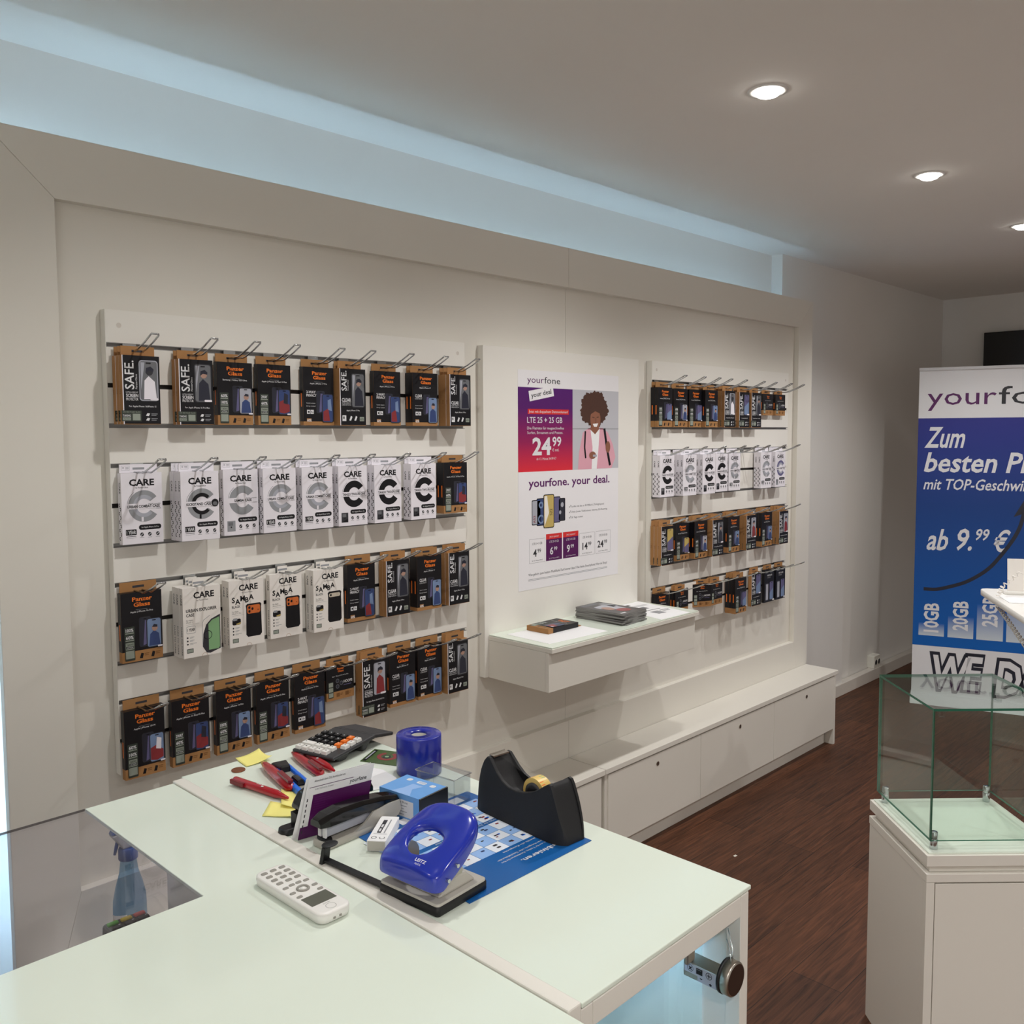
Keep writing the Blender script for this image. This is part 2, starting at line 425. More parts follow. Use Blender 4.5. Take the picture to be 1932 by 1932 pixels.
# ------------------------------------------------------------------ low bench cabinets along the wall
def cabinet(label, x0, x1, seams, locks, endpanel):
    t = thing('low_cabinet', label, 'cabinet', (0, 0, 0), 0, 'low white cabinets along the wall')
    boxo('top', (x0, x1, 1.973, 2.149, .358, .378), 'laminate', t, .0015)
    mb = MB(); mb.box(x0 + .002, x0 + .018, 1.982, 2.148, .085, .357, 'laminate')
    mb.box(x1 - .018 - (.02 if endpanel else 0), x1 - .002 - (.02 if endpanel else 0), 1.995, 2.148, .085, .357, 'laminate')
    mb.box(x0 + .002, x1 - .03, 1.995, 2.148, .085, .10, 'laminate'); mb.build('body', t)
    boxo('plinth', (x0 + .004, x1 - (.045 if endpanel else .004), 2.022, 2.036, 0, .084), 'laminate', t)
    if endpanel: boxo('end_panel', (x1 - .038, x1 - .018, 1.977, 2.149, 0, .357), 'laminate', t, .001)
    for i, (a, b) in enumerate(seams):
        d = boxo('door', (a, b, 1.977, 1.994, .082, .352), 'laminate', t, .001)
        if i < len(locks):
            mb = MB(); mb.lathe([(.0085, -.0022), (.0085, 0)], (locks[i], 1.977, .313), 'steel', 20, 'y'); mb.box(locks[i] - .0012, locks[i] + .0012, 1.9742, 1.976, .308, .318, 'black'); mb.build('lock', d)
cabinet('long low white cabinet with three locks below the right half of the wall', 2.499, 4.391, [(2.517, 3.1245), (3.127, 3.7365), (3.739, 4.352)], [2.822, 3.434, 4.053], True)
cabinet('low white cabinet at left, mostly hidden behind the counter', .64, 2.496, [(.66, 1.27), (1.273, 1.872), (1.875, 2.478)], [], False)
# ------------------------------------------------------------------ slat wall boards
PF = 2.147                                     # their front plane
GZ = [1.791 - .094 * k for k in range(11)]
def slat(label, x0, x1, z0, z1, left_end=True):
    t = thing('slat_wall_board', label, 'wall board', (0, 0, 0), 0, 'white slat wall boards')
    zs = [z1] + [q for g_ in GZ for q in (g_ + .0055, g_ - .0055)] + [z0]
    mb = MB()
    for k in range(0, len(zs), 2): mb.box(x0, x1, PF, PF + .018, zs[k + 1], zs[k], 'panel')
    mb.box(x0, x1, PF + .012, PF + .0265, z0 + .001, z1 - .001, 'panel')
    f = F((x0, PF, z1), (1, 0, 0), (0, 0, -1))
    for a in (.03, x1 - x0 - .03): mb.E(f, a, .035, .006, .006, 'skirting', 2)
    mb.build('board', t)
    boxo('edge_strip', (x0 - .0016, x0 - .0001, PF + .0003, PF + .0265, z0, z1), 'panel', t)
    for k, g_ in enumerate(GZ):
        m = MB(); dark = k % 3 == 1
        a = 'groove_dark' if dark else 'alu'
        m.box(x0 + .001, x1 - .001, PF + .0085, PF + .0118, g_ - .0054, g_ + .0054, a)
        if not dark:
            m.box(x0 + .001, x1 - .001, PF + .0005, PF + .0085, g_ + .0036, g_ + .0054, a); m.box(x0 + .001, x1 - .001, PF + .0005, PF + .0085, g_ - .0054, g_ - .0040, a)
        m.build('groove_rail', t)
slat('large white slat wall board with four rows of boxes at the left', .857, 1.985, .768, 1.872)
slat('narrower white slat wall board with four rows of boxes at the right', 3.008, 4.147, .768, 1.872)
boxo('wall_panel', (2.0665, 2.917, PF, 2.1745, .765, 1.871), 'panel', None, .001)
tag(bpy.data.objects['wall_panel'], 'plain white wall panel behind the poster, above the floating shelf', 'wall panel')
for a in (2.10, 2.885):
    pass
# ------------------------------------------------------------------ floating shelf
t = thing('floating_shelf', 'white box-shaped floating shelf with a glass top under the poster', 'shelf')
boxo('top', (2.085, 2.922, 1.8615, 2.1465, .891, .905), 'laminate', t, .001)
boxo('glass_top', (2.087, 2.920, 1.864, 2.1465, .9055, .9095), 'white_glass', t, .0008)
mb = MB(); mb.box(2.085, 2.915, 1.876, 1.892, .7635, .8905, 'laminate'); mb.build('drawer_front', t, bevel=.001)
mb = MB(); mb.box(2.085, 2.101, 1.8925, 2.1465, .7635, .8905, 'laminate'); mb.box(2.899, 2.915, 1.8925, 2.1465, .7635, .8905, 'laminate'); mb.box(2.102, 2.898, 1.8925, 2.1465, .7635, .777, 'laminate'); mb.build('body', t, bevel=.0008)
SZ = .9096
def sheet(name, label, cat, pts, z, th, m, prints=None, group=None):
    mb = MB(); a = sum(pts[i][0] * pts[(i + 1) % len(pts)][1] - pts[(i + 1) % len(pts)][0] * pts[i][1] for i in range(len(pts)))
    q = pts if a > 0 else pts[::-1]
    mb.prism(q, z, z + th, m)
    if prints: prints(mb, z + th)
    return tag(mb.build(name), label, cat, group)
sheet('paper_sheet', 'blank white paper under the single box at the left of the floating shelf', 'paper', [(2.128, 2.105), (2.121, 1.906), (2.40, 1.890), (2.408, 2.089)], SZ, .0006, 'paper')
def pr(mb, z):
    f = F((2.915, 2.155, z), (-.99, .06, 0), (-.06, -.99, 0)); f = F((2.735, 2.150, z), (1, -.06, 0), (-.06, -1, 0))
    mb.R(f, .035, .025, .085, .04, 'ink_dark'); mb.R(f, .03, .09, .10, .12, 'ink_midgrey'); mb.R(f, .03, .145, .13, .15, 'ink_dark')
    mb.R(f, .04, .17, .085, .215, 'ink_grey'); mb.R(f, .095, .17, .15, .176, 'ink_midgrey'); mb.R(f, .095, .185, .14, .190, 'ink_midgrey')
    for k in range(4): mb.R(f, .03, .055 + .006 * k, .15, .057 + .006 * k, 'ink_grey')
sheet('paper_sheet', 'printed white paper with grey tables at the right end of the floating shelf', 'paper', [(2.735, 2.143), (2.682, 1.868), (2.864, 1.866), (2.914, 2.141)], SZ, .0008, 'paper', pr)
# stack of magazines
MG = [(2.490, 2.128), (2.451, 1.893), (2.574, 1.886), (2.690, 2.122)]
cx, cy = 2.565, 2.01
cuts = [(2.486, 2.118), (2.462, 1.902), (2.610, 1.886), (2.652, 2.106)]
zz = SZ
for k in range(7):
    a = math.radians([4, -2, 3, 6, -1, 2, 0][k]); th = .0058
    hw, hd = .068, .108
    pts = []
    for u, v in ((-hw, -hd), (hw, -hd), (hw, hd), (-hw, hd)):
        pts.append((2.567 + u * math.cos(a + .02) - v * math.sin(a + .02) + [.004, -.003, 0, .003, -.002, 0.002, 0][k], 2.008 + u * math.sin(a + .02) + v * math.cos(a + .02)))
    mb = MB(); mb.prism(pts, zz, zz + th - .0004, 'mag_page'); mb.prism([(x, y) for x, y in pts], zz + th - .0004, zz + th, 'mag')
    if k == 6:
        o = Vector((pts[3][0], pts[3][1], zz + th)); u = Vector((pts[2][0] - pts[3][0], pts[2][1] - pts[3][1], 0)); w_ = Vector((pts[0][0] - pts[3][0], pts[0][1] - pts[3][1], 0))
        f = F(o, u, w_)
        mb.R(f, .012, .006, .10, .03, 'ink_midgrey'); mb.P(f, [(.03, .06), (.09, .05), (.115, .09), (.105, .15), (.05, .13), (.025, .09)], 'pic_silver')
        mb.E(f, .075, .16, .03, .025, 'pic_red', 2); mb.E(f, .05, .11, .02, .028, 'pic_skin', 2); mb.R(f, .095, .03, .125, .10, 'ink_grey'); mb.R(f, .01, .19, .04, .2, 'ink_white')
    tag(mb.build('magazine'), ['magazine at the very bottom of the grey magazine stack on the shelf', 'second magazine from the bottom of the grey stack on the floating shelf', 'third magazine from the bottom of the grey stack on the floating shelf', 'middle magazine of the grey stack on the floating shelf', 'third magazine from the top of the grey stack on the floating shelf', 'second magazine from the top of the grey stack on the floating shelf', 'top magazine with a red picture on the floating shelf stack'][k], 'magazine', 'magazines stacked on the floating shelf')
    zz += th
# ------------------------------------------------------------------ poster
YP = PF - .0008
f = F((2.2295, YP, 1.800), (1, 0, 0), (0, 0, -1))
gradmat('poster_run', [(0, (222, 42, 58)), (.35, (150, 24, 84)), (.75, (86, 20, 104)), (1, (84, 22, 110))], 2, 1.450, 1.741)
def PX(x): return x - 2.2295
def PZ(z): return 1.800 - z
mb = MB(); mb.box(2.2295, 2.787, YP, PF - .0002, 1.036, 1.800, 'poster_white')
mb.R(f, 0, PZ(1.741), PX(2.516), PZ(1.449), 'poster_run')
mb.R(f, PX(2.516), PZ(1.741), PX(2.787), PZ(1.449), 'photo_bg')
mb.R(f, PX(2.516), PZ(1.60), PX(2.787), PZ(1.597), 'ink_grey', 2)
mb.T(f, 'your', PX(2.276), PZ(1.757), .022, 'purple_txt', width=.085); mb.T(f, 'fone', PX(2.364), PZ(1.757), .022, 'txt_dark', width=.084)
c_ = F(f.p(PX(2.282), PZ(1.728), 2), (1, 0, .17), (.17, 0, -1))
mb.R(c_, 0, 0, .128, .036, 'poster_white', 1); mb.T(c_, 'your deal', .010, .025, .016, 'txt_dark', 2, bold=.012, width=.106)
mb.R(f, PX(2.278), PZ(1.667), PX(2.495), PZ(1.649), 'red_ink', 2); mb.T(f, 'Jetzt mit doppeltem Datenvolumen!', PX(2.283), PZ(1.654), .009, 'ink_white', 3, width=.207)
mb.T(f, 'LTE 25 + 25 GB', PX(2.275), PZ(1.619), .0195, 'ink_white', 2, width=.184, bold=.01)
mb.T(f, 'Die Flatrate für megaschnelles', PX(2.275), PZ(1.596), .0095, 'ink_white', 2, width=.192); mb.T(f, 'Surfen, Streamen und Posten.', PX(2.275), PZ(1.580), .0095, 'ink_white', 2, width=.188)
mb.T(f, '24', PX(2.301), PZ(1.508), .057, 'ink_white', 2, bold=.03, width=.098); mb.T(f, '99', PX(2.405), PZ(1.537), .032, 'ink_white', 2, bold=.02, width=.048); mb.T(f, '€ mtl.', PX(2.405), PZ(1.518), .010, 'ink_white', 2, width=.036)
mb.T(f, 'ab 13. Monat 34,99 €*', PX(2.322), PZ(1.489), .008, 'ink_white', 2, width=.105)
# printed photograph of a person looking at a phone
H_ = []
for k in range(140):
    a = k * 2 * math.pi / 140; rr = 1 + .05 * math.sin(5 * a + 1) + .03 * math.sin(11 * a) + .035 * math.sin(23 * a) + .02 * math.sin(41 * a + 2)
    H_.append((PX(2.640) + .080 * rr * math.cos(a), PZ(1.672) + .066 * rr * math.sin(a)))
mb.P(f, [(PX(2.546), PZ(1.449)), (PX(2.552), PZ(1.51)), (PX(2.574), PZ(1.585)), (PX(2.61), PZ(1.602)), (PX(2.69), PZ(1.602)), (PX(2.722), PZ(1.585)), (PX(2.752), PZ(1.54)), (PX(2.769), PZ(1.49)), (PX(2.745), PZ(1.449))], 'coat_pink', 2)
mb.P(f, [(PX(2.625), PZ(1.449)), (PX(2.63), PZ(1.53)), (PX(2.618), PZ(1.595)), (PX(2.672), PZ(1.598)), (PX(2.666), PZ(1.53)), (PX(2.655), PZ(1.449))], 'paper', 3)
mb.P(f, [(PX(2.618), PZ(1.595)), (PX(2.645), PZ(1.578)), (PX(2.668), PZ(1.597)), (PX(2.664), PZ(1.625)), (PX(2.622), PZ(1.625))], 'skin', 4)
mb.P(f, H_, 'hair', 5)
mb.E(f, PX(2.646), PZ(1.634), .030, .040, 'skin', 6); mb.P(f, [(PX(2.630), PZ(1.617)), (PX(2.662), PZ(1.619)), (PX(2.654), PZ(1.606)), (PX(2.638), PZ(1.606))], 'paper', 7)
mb.line(f, [(PX(2.627), PZ(1.642)), (PX(2.640), PZ(1.640))], .003, 'hair', 7); mb.line(f, [(PX(2.653), PZ(1.641)), (PX(2.666), PZ(1.643))], .003, 'hair', 7)
mb.line(f, [(PX(2.648), PZ(1.640)), (PX(2.650), PZ(1.623)), (PX(2.645), PZ(1.622))], .002, 'hair', 7)
mb.P(f, [(PX(2.615), PZ(1.68)), (PX(2.68), PZ(1.68)), (PX(2.676), PZ(1.655)), (PX(2.645), PZ(1.664)), (PX(2.617), PZ(1.652))], 'hair', 8)
mb.line(f, [(PX(2.588), PZ(1.59)), (PX(2.584), PZ(1.53)), (PX(2.590), PZ(1.49))], .008, 'ink', 5); mb.line(f, [(PX(2.700), PZ(1.60)), (PX(2.715), PZ(1.53)), (PX(2.735), PZ(1.46))], .012, 'ink', 5)
mb.E(f, PX(2.630), PZ(1.500), .020, .014, 'skin', 6); mb.R(f, PX(2.632), PZ(1.502), PX(2.655), PZ(1.494), 'pic_silver', 7); mb.E(f, PX(2.722), PZ(1.53), .014, .022, 'skin', 6)
mb.T(f, 'yourfone. your deal.', PX(2.281), PZ(1.395), .028, 'purple_txt', bold=.018, width=.452)
for x0, x1, z1, z0, a, b in ((2.297, 2.345, 1.349, 1.261, 'pic_silver', 'A53'), (2.322, 2.368, 1.354, 1.257, 'pic_blue', ''), (2.405, 2.448, 1.356, 1.262, 'pic_violet', ''), (2.437, 2.475, 1.349, 1.266, 'ink', '')):
    mb.RR(f, PX(x0), PZ(z1), PX(x1), PZ(z0), .005, 'ink', 1); mb.RR(f, PX(x0) + .003, PZ(z1) + .003, PX(x1) - .003, PZ(z0) - .003, .003, a if a != 'ink' else 'pic_dark', 2)
    if b: mb.T(f, b, PX(2.316), PZ(1.268), .011, 'pic_red', 3, ang=90, bold=.01)
mb.arc(f, PX(2.345), PZ(1.33), .006, .012, 0, 360, 'pic_lightblue', 3, 16); mb.arc(f, PX(2.345), PZ(1.28), .010, .016, 0, 360, 'pic_lightblue', 3, 16)
mb.RR(f, PX(2.357), PZ(1.366), PX(2.414), PZ(1.246), .007, 'ink', 4); mb.RR(f, PX(2.360), PZ(1.363), PX(2.411), PZ(1.249), .005, 'pic_yellow', 5)
mb.P(f, [(PX(2.362), PZ(1.36)), (PX(2.376), PZ(1.361)), (PX(2.386), PZ(1.30)), (PX(2.362), PZ(1.252))], 'care_cream', 6); mb.T(f, 'S22', PX(2.403), PZ(1.29), .012, 'ink', 7, ang=90)
mb.E(f, PX(2.458), PZ(1.325), .008, .009, 'pic_silver', 3); mb.E(f, PX(2.447), PZ(1.298), .006, .007, 'pic_silver', 3)
for k, (s_, wd) in enumerate((('Surfen mit bis zu 50 MBit/s LTE-Highspeed', .19), ('Ohne Limits: Telefonieren, Internet, EU-Roaming', .21), ('30 Tage testen', .065))):
    z = 1.312 - .020 * k
    mb.line(f, [(PX(2.497), PZ(z + .004)), (PX(2.500), PZ(z)), (PX(2.506), PZ(z + .009))], .0016, 'ink', 1); mb.T(f, s_, PX(2.509), PZ(z), .0065, 'txt_dark', width=wd)
for x0, x1, tt, pp, deal in ((2.284, 2.366, 'LTE 1+1 GB', '4', 0), (2.371, 2.457, 'LTE 3+3 GB', '6', 1), (2.463, 2.549, 'LTE 5+5 GB', '9', 1), (2.556, 2.643, 'LTE 10+10 GB', '14', 0), (2.651, 2.739, 'LTE 25+25 GB', '24', 0)):
    zt = 1.205
    if deal:
        mb.R(f, PX(x0), PZ(1.205), PX(x1), PZ(1.128), 'purple'); mb.R(f, PX(x0), PZ(1.224), PX(x1), PZ(1.205), 'red_ink'); mb.T(f, 'Jetzt sparen!', PX((x0 + x1) / 2), PZ(1.211), .0065, 'ink_white', 2, al='c', width=.05)
    else:
        mb.line(f, [(PX(x0), PZ(1.212)), (PX(x1), PZ(1.212)), (PX(x1), PZ(1.128)), (PX(x0), PZ(1.128)), (PX(x0), PZ(1.212))], .0009, 'ink_grey')
    c = 'ink_white' if deal else 'txt_dark'
    mb.T(f, tt, PX((x0 + x1) / 2), PZ(1.192), .0075, c, 2, al='c', width=.05)
    mb.T(f, pp, PX(x0) + (.038 if len(pp) == 1 else .046), PZ(1.150), .025, c, 2, al='r', bold=.02); mb.T(f, '99', PX(x0) + (.042 if len(pp) == 1 else .050), PZ(1.163), .013, c, 2, bold=.01)
    mb.T(f, 'ab 13. Monat 9,99 €', PX((x0 + x1) / 2), PZ(1.134), .004, c, 2, al='c', width=.055)
mb.T(f, 'Was gehört zum besten Mobilfunk-Tarif immer dazu? Das beste Smartphone! Hier im Shop!', PX(2.279), PZ(1.084), .0085, 'txt_dark', width=.44)
for k in range(2): mb.R(f, PX(2.279), PZ(1.072 - .004 * k), PX(2.72), PZ(1.0705 - .004 * k), 'ink_grey')
tag(mb.build('poster'), 'white and purple price poster with a smiling person in a pink coat', 'poster')
# ------------------------------------------------------------------ hanging boxes
# every box: x across, y = 0 at its back and -d at its front, z = 0 at the top edge
def faces(w, h, d):
    return (F((-w / 2, -d, 0), (1, 0, 0), (0, 0, -1)), F((-w / 2, 0, 0), (0, -1, 0), (0, 0, -1)), F((w / 2, -d, 0), (0, 1, 0), (0, 0, -1)))
def phonepic(mb, f, x0, y0, x1, y1, kind, l=3):
    w_, h_ = x1 - x0, y1 - y0; r = w_ * .16
    mb.RR(f, x0, y0, x1, y1, r, 'ink_dark' if kind != 'safe' else 'pic_silver', l)
    b = w_ * .05
    base = {'snow': 'pic_lightblue', 'car': 'pic_blue', 'selfie': 'pic_lightblue', 'priv': 'pic_blue', 'clear': 'pic_silver', 'safe': 'ink_midgrey', 'safe2': 'ink_midgrey', 'violet': 'pic_violet', 'yellow': 'pic_yellow', 'red': 'pic_silver', 'dim': 'pic_dark'}[kind]
    mb.RR(f, x0 + b, y0 + b, x1 - b, y1 - b, r * .8, base, l + 1)
    X = lambda a: x0 + b + a * (w_ - 2 * b)
    Y = lambda a: y0 + b + a * (h_ - 2 * b)
    if kind in ('snow', 'car'):
        mb.P(f, [(X(.02), Y(.5)), (X(.4), Y(.42)), (X(.98), Y(.62)), (X(.98), Y(.9)), (X(.5), Y(.98)), (X(.02), Y(.93))], 'pic_red', l + 2)
        mb.P(f, [(X(.5), Y(.12)), (X(.85), Y(.2)), (X(.8), Y(.6)), (X(.42), Y(.55))], 'pic_dark' if kind == 'car' else 'care_white', l + 3)
    elif kind in ('selfie', 'clear'):
        mb.P(f, [(X(.1), Y(.98)), (X(.2), Y(.55)), (X(.5), Y(.42)), (X(.85), Y(.55)), (X(.95), Y(.97))], 'pic_blue', l + 2)
        mb.E(f, X(.55), Y(.34), .2 * w_, .11 * h_, 'pic_skin', l + 3); mb.P(f, [(X(.35), Y(.3)), (X(.5), Y(.2)), (X(.75), Y(.24)), (X(.74), Y(.32))], 'pic_dark', l + 4)
    elif kind == 'priv':
        mb.P(f, [(X(.05), Y(.97)), (X(.05), Y(.62)), (X(.55), Y(.5)), (X(.7), Y(.97))], 'pic_red', l + 2); mb.P(f, [(X(.5), Y(.2)), (X(.8), Y(.15)), (X(.9), Y(.6)), (X(.5), Y(.55))], 'pic_lightblue', l + 2)
    elif kind in ('safe', 'safe2', 'red'):
        mb.P(f, [(X(.2), Y(.98)), (X(.25), Y(.5)), (X(.5), Y(.38)), (X(.85), Y(.52)), (X(.95), Y(.97))], 'pic_red' if kind == 'red' else ('pic_dark' if kind == 'safe2' else 'care_white'), l + 2)
        mb.E(f, X(.55), Y(.27), .19 * w_, .09 * h_, 'pic_skin' if kind != 'safe' else 'ink_dark', l + 3); mb.P(f, [(X(.05), Y(.03)), (X(.28), Y(.03)), (X(.05), Y(.75))], 'pic_silver', l + 3)
        mb.P(f, [(X(.32), Y(.30)), (X(.36), Y(.17)), (X(.62), Y(.13)), (X(.8), Y(.2)), (X(.78), Y(.26)), (X(.5), Y(.24))], 'pic_dark', l + 4)
    elif kind in ('violet', 'yellow'):
        mb.P(f, [(X(.02), Y(.98)), (X(.02), Y(.6)), (X(.98), Y(.35)), (X(.98), Y(.98))], 'pic_violet' if kind == 'yellow' else 'pic_lightblue', l + 2)
    elif kind == 'dim':
        mb.P(f, [(X(.3), Y(.98)), (X(.5), Y(.1)), (X(.8), Y(.1)), (X(.95), Y(.9))], 'pic_violet', l + 2)
    mb.RR(f, X(.36), Y(.03), X(.64), Y(.06), .0006, 'ink', l + 5, 2)
def logo(mb, f, cx, y, s=1.0, l=2):
    mb.T(f, 'Panzer', cx, y, .0088 * s, 'orange', l, bold=.03, al='c', width=.048 * s); mb.T(f, 'Glass', cx - .001, y + .0125 * s, .0088 * s, 'orange', l, bold=.03, al='c', width=.040 * s)
def tab(root, w, m, h=.022, wf=.9, prints=None):
    mb = MB(); a = w * wf / 2
    mb.box(-a, a, -.0022, 0, .0004, h, m)
    if prints: prints(mb, F((-a, -.0022, h), (1, 0, 0), (0, 0, -1)))
    mb.R(F((-.014, -.0024, h * .62), (1, 0, 0), (0, 0, -1)), 0, 0, .028, .005, 'ink_dark' if m == 'kraft' else 'ink_grey')
    mb.build('hang_tab', root)
def make_pg(name, style, pic, dev, h=.158, w=.098, d=.017, stamps=('100%', '60%')):
    mb = MB(); fr, le, ri = faces(w, h, d)
    mb.box(-w / 2, w / 2, -d, 0, -h, 0, 'kraft')
    full = style in ('priv', 'clear')
    cut = h - .0105 if full else h * .845
    # printed black sleeve, wrapped round front, sides and top
    mb.R(fr, 0, 0, w, cut, 'ink', 1); mb.R(le, 0, 0, d, cut, 'ink', 1); mb.R(ri, 0, 0, d, cut, 'ink', 1)
    mb.add([(-w / 2, -d, .0003), (w / 2, -d, .0003), (w / 2, 0, .0003), (-w / 2, 0, .0003)], [(0, 1, 2, 3)], 'ink')
    mb.R(le, d * .35, h * .45, d * .62, h * .68, 'orange', 2)
    logo(mb, fr, w * (.52 if not full else .54), .020)
    mb.R(fr, w * .36, .0395, w * .64, .0401, 'ink_grey', 2)
    mb.T(fr, dev, w * .5, .046, .0036, 'ink_white', 2, al='c', bold=.012, width=min(.074, .0026 * len(dev)))
    if full:
        if style == 'priv': mb.T(fr, '2-WAY', w * .10, .071, .0068, 'ink_white', 2, bold=.02, width=.030); mb.T(fr, 'PRIVACY', w * .10, .080, .0068, 'ink_white', 2, bold=.02, width=.032)
        else: mb.T(fr, 'CLEAR', w * .10, .073, .0085, 'ink_white', 2, bold=.02, width=.027); mb.T(fr, 'ULTRA-WIDE FIT', w * .10, .079, .0034, 'ink_white', 2, width=.027)
        for k in range(2):
            mb.T(fr, 'Scratch resistant' if k == 0 else 'Drop tested', w * .10, .099 + .008 * k, .0028, 'ink_white', 2, width=.028)
        mb.R(fr, w * .11, .116, w * .21, .127, 'ink_white', 2); mb.R(fr, w * .225, .116, w * .33, .127, 'ink_white', 2); mb.R(fr, w * .14, .119, w * .19, .124, 'ink', 3); mb.R(fr, w * .25, .1185, w * .27, .124, 'ink', 3); mb.R(fr, w * .285, .121, w * .305, .124, 'ink', 3)
        mb.R(fr, w * .10, .139, w * .25, .149, 'kraft', 2); mb.T(fr, '60%', w * .11, .148, .0068, 'ink_white', 3, bold=.02, width=.014)
        phonepic(mb, fr, w * .42, .064, w * .70, .125, 'dim', 3); phonepic(mb, fr, w * .60, .072, w * .97, .150, pic, 10)
    else:
        cx0, cx1 = w * .085, w * .29; y = h * .505
        mb.RR(fr, cx0 - .002, y - .003, cx1 + .002, h * .975, .002, 'stamp_dark', 3)
        for s_, hh in ((stamps[0], .0072), (stamps[1], .0072)):
            mb.T(fr, s_, (cx0 + cx1) / 2, y + .0085, hh, 'ink_white', 5, bold=.02, al='c', width=(cx1 - cx0) * .9); mb.R(fr, cx0, y + .0105, cx1, y + .0128, 'stamp', 4); y += .0165
        mb.RR(fr, cx0, y, cx1, y + .016, .001, 'stamp', 4); mb.T(fr, 'TAKING', (cx0 + cx1) / 2, y + .0065, .0042, 'stamp_dark', 5, bold=.015, al='c', width=(cx1 - cx0) * .85); mb.R(fr, cx0 + .001, y + .0082, cx1 - .001, y + .0138, 'stamp_dark', 5); mb.T(fr, 'ACTION', (cx0 + cx1) / 2, y + .0128, .0036, 'ink_white', 6, al='c', width=(cx1 - cx0) * .7)
        y += .0185; mb.RR(fr, cx0, y, cx1, y + .018, .001, 'stamp', 4)
        phonepic(mb, fr, w * .42, h * .37, w * .72, h * .80, 'dim', 3); phonepic(mb, fr, w * .60, h * .40, w * .97, h * .825, pic, 10)
        mb.RR(fr, w * .86, h * .805, w * .98, h * .83, .0018, 'care_white', 20)
        yb = h * .885
        for x in (.42, .70):
            mb.P(fr, [(w * x, yb + .012), (w * x + .004, yb), (w * x + .010, yb + .002), (w * x + .007, yb + .013)], 'ink', 2)
            mb.R(fr, w * x + .012, yb + .002, w * x + .023, yb + .0034, 'kraft_dark', 2); mb.R(fr, w * x + .012, yb + .006, w * x + .022, yb + .0074, 'kraft_dark', 2)
    root = mb.build(name); tab(root, w, 'kraft'); return root
def make_safe(name, clear, pic, dev, h=.158, w=.0875, d=.017):
    mb = MB(); fr, le, ri = faces(w, h, d)
    mb.box(-w / 2, w / 2, -d, 0, -h, 0, 'kraft'); mb.R(fr, .0022, 0, w, h - .001, 'ink', 1); mb.R(fr, 0, 0, .0022, h, 'care_white', 1)
    mb.R(ri, 0, 0, .004, h, 'ink', 1)
    mb.T(le, 'TM', .007, .09, .006, 'kraft_dark', 1, ang=90)
    if not clear:
        mb.T(fr, 'SAFE.', .0265, .078, .0205, 'ink_white', 2, ang=90, bold=.012, width=.066); mb.T(fr, 'PanzerGlass', .034, .077, .0042, 'ink_white', 2, ang=90, width=.034)
        mb.T(fr, 'ULTRA-WIDE FIT', .0075, .0865, .0034, 'ink_white', 2, width=.028); mb.T(fr, 'SCREEN', .0075, .0955, .0072, 'ink_white', 2, bold=.02, width=.028); mb.T(fr, 'PROTECTOR', .0075, .1035, .0062, 'ink_white', 2, bold=.01, width=.028)
        mb.T(fr, dev, w * .52, .1185, .0038, 'ink_white', 2, al='c', bold=.008, width=min(.064, .0024 * len(dev)))
        mb.R(fr, -.004, .1265, .042, .1515, 'stamp_dark', 3); mb.T(fr, '60% RECYCLED GLASS', .019, .1315, .0033, 'stamp', 4, al='c', width=.04); mb.T(fr, 'TAKING', .0075, .1405, .0045, 'ink_white', 4, al='c', bold=.015, width=.018); mb.R(fr, -.0015, .1425, .0165, .1490, 'stamp', 4); mb.T(fr, 'ACTION', .0075, .1478, .0038, 'stamp_dark', 5, al='c', width=.014); mb.R(fr, .021, .134, .039, .149, 'stamp', 4)
        for y in (.132, .143):
            mb.P(fr, [(.052, y + .006), (.056, y), (.062, y + .001), (.059, y + .007)], 'ink_white', 2); mb.R(fr, .065, y + .001, .080, y + .0026, 'ink_grey', 2); mb.R(fr, .065, y + .0045, .077, y + .006, 'ink_grey', 2)
        phonepic(mb, fr, w * .44, .010, w * .955, .104, pic, 3); mb.RR(fr, w * .72, .097, w * .945, .1025, .0025, 'care_white', 12)
    else:
        mb.T(fr, 'SAFE.', .0225, .062, .0165, 'ink_white', 2, ang=90, bold=.012, width=.056); mb.T(fr, 'PanzerGlass', .029, .061, .0038, 'ink_white', 2, ang=90, width=.030)
        mb.T(fr, 'CLEAR', .006, .092, .0095, 'ink_white', 2, bold=.02, width=.031); mb.T(fr, 'ULTRA-WIDE FIT', .006, .0975, .0033, 'ink_white', 2, width=.031); mb.T(fr, 'SCREEN PROTECTOR', .006, .1025, .0030, 'ink_white', 2, width=.031)
        mb.T(fr, dev, w * .5, .118, .0038, 'ink_white', 2, al='c', bold=.01, width=.045)
        mb.R(fr, .007, .130, .020, .146, 'ink_white', 2); mb.R(fr, .010, .133, .014, .140, 'ink', 3); mb.P(fr, [(.030, .144), (.036, .131), (.041, .134), (.036, .145)], 'ink_white', 2); mb.P(fr, [(.047, .144), (.053, .131), (.058, .134), (.053, .145)], 'ink_white', 2); mb.R(fr, .066, .134, .081, .146, 'stamp', 2); mb.T(fr, '60%', .0735, .1435, .006, 'ink', 3, al='c', width=.012)
        phonepic(mb, fr, w * .44, .012, w * .96, .108, pic, 3)
    root = mb.build(name); tab(root, w, 'kraft'); return root
SQ = []
def squiggle(mb, le, d, y0, y1, m='ink'):
    y = y0; k = 0
    while y < y1:
        mb.arc(le, d * (.36 + .24 * (k % 2)), y, d * .10, d * .24, 90 + 180 * (k % 2) - 40, 300 + 180 * (k % 2), m, 1, 8); y += d * .55; k += 1
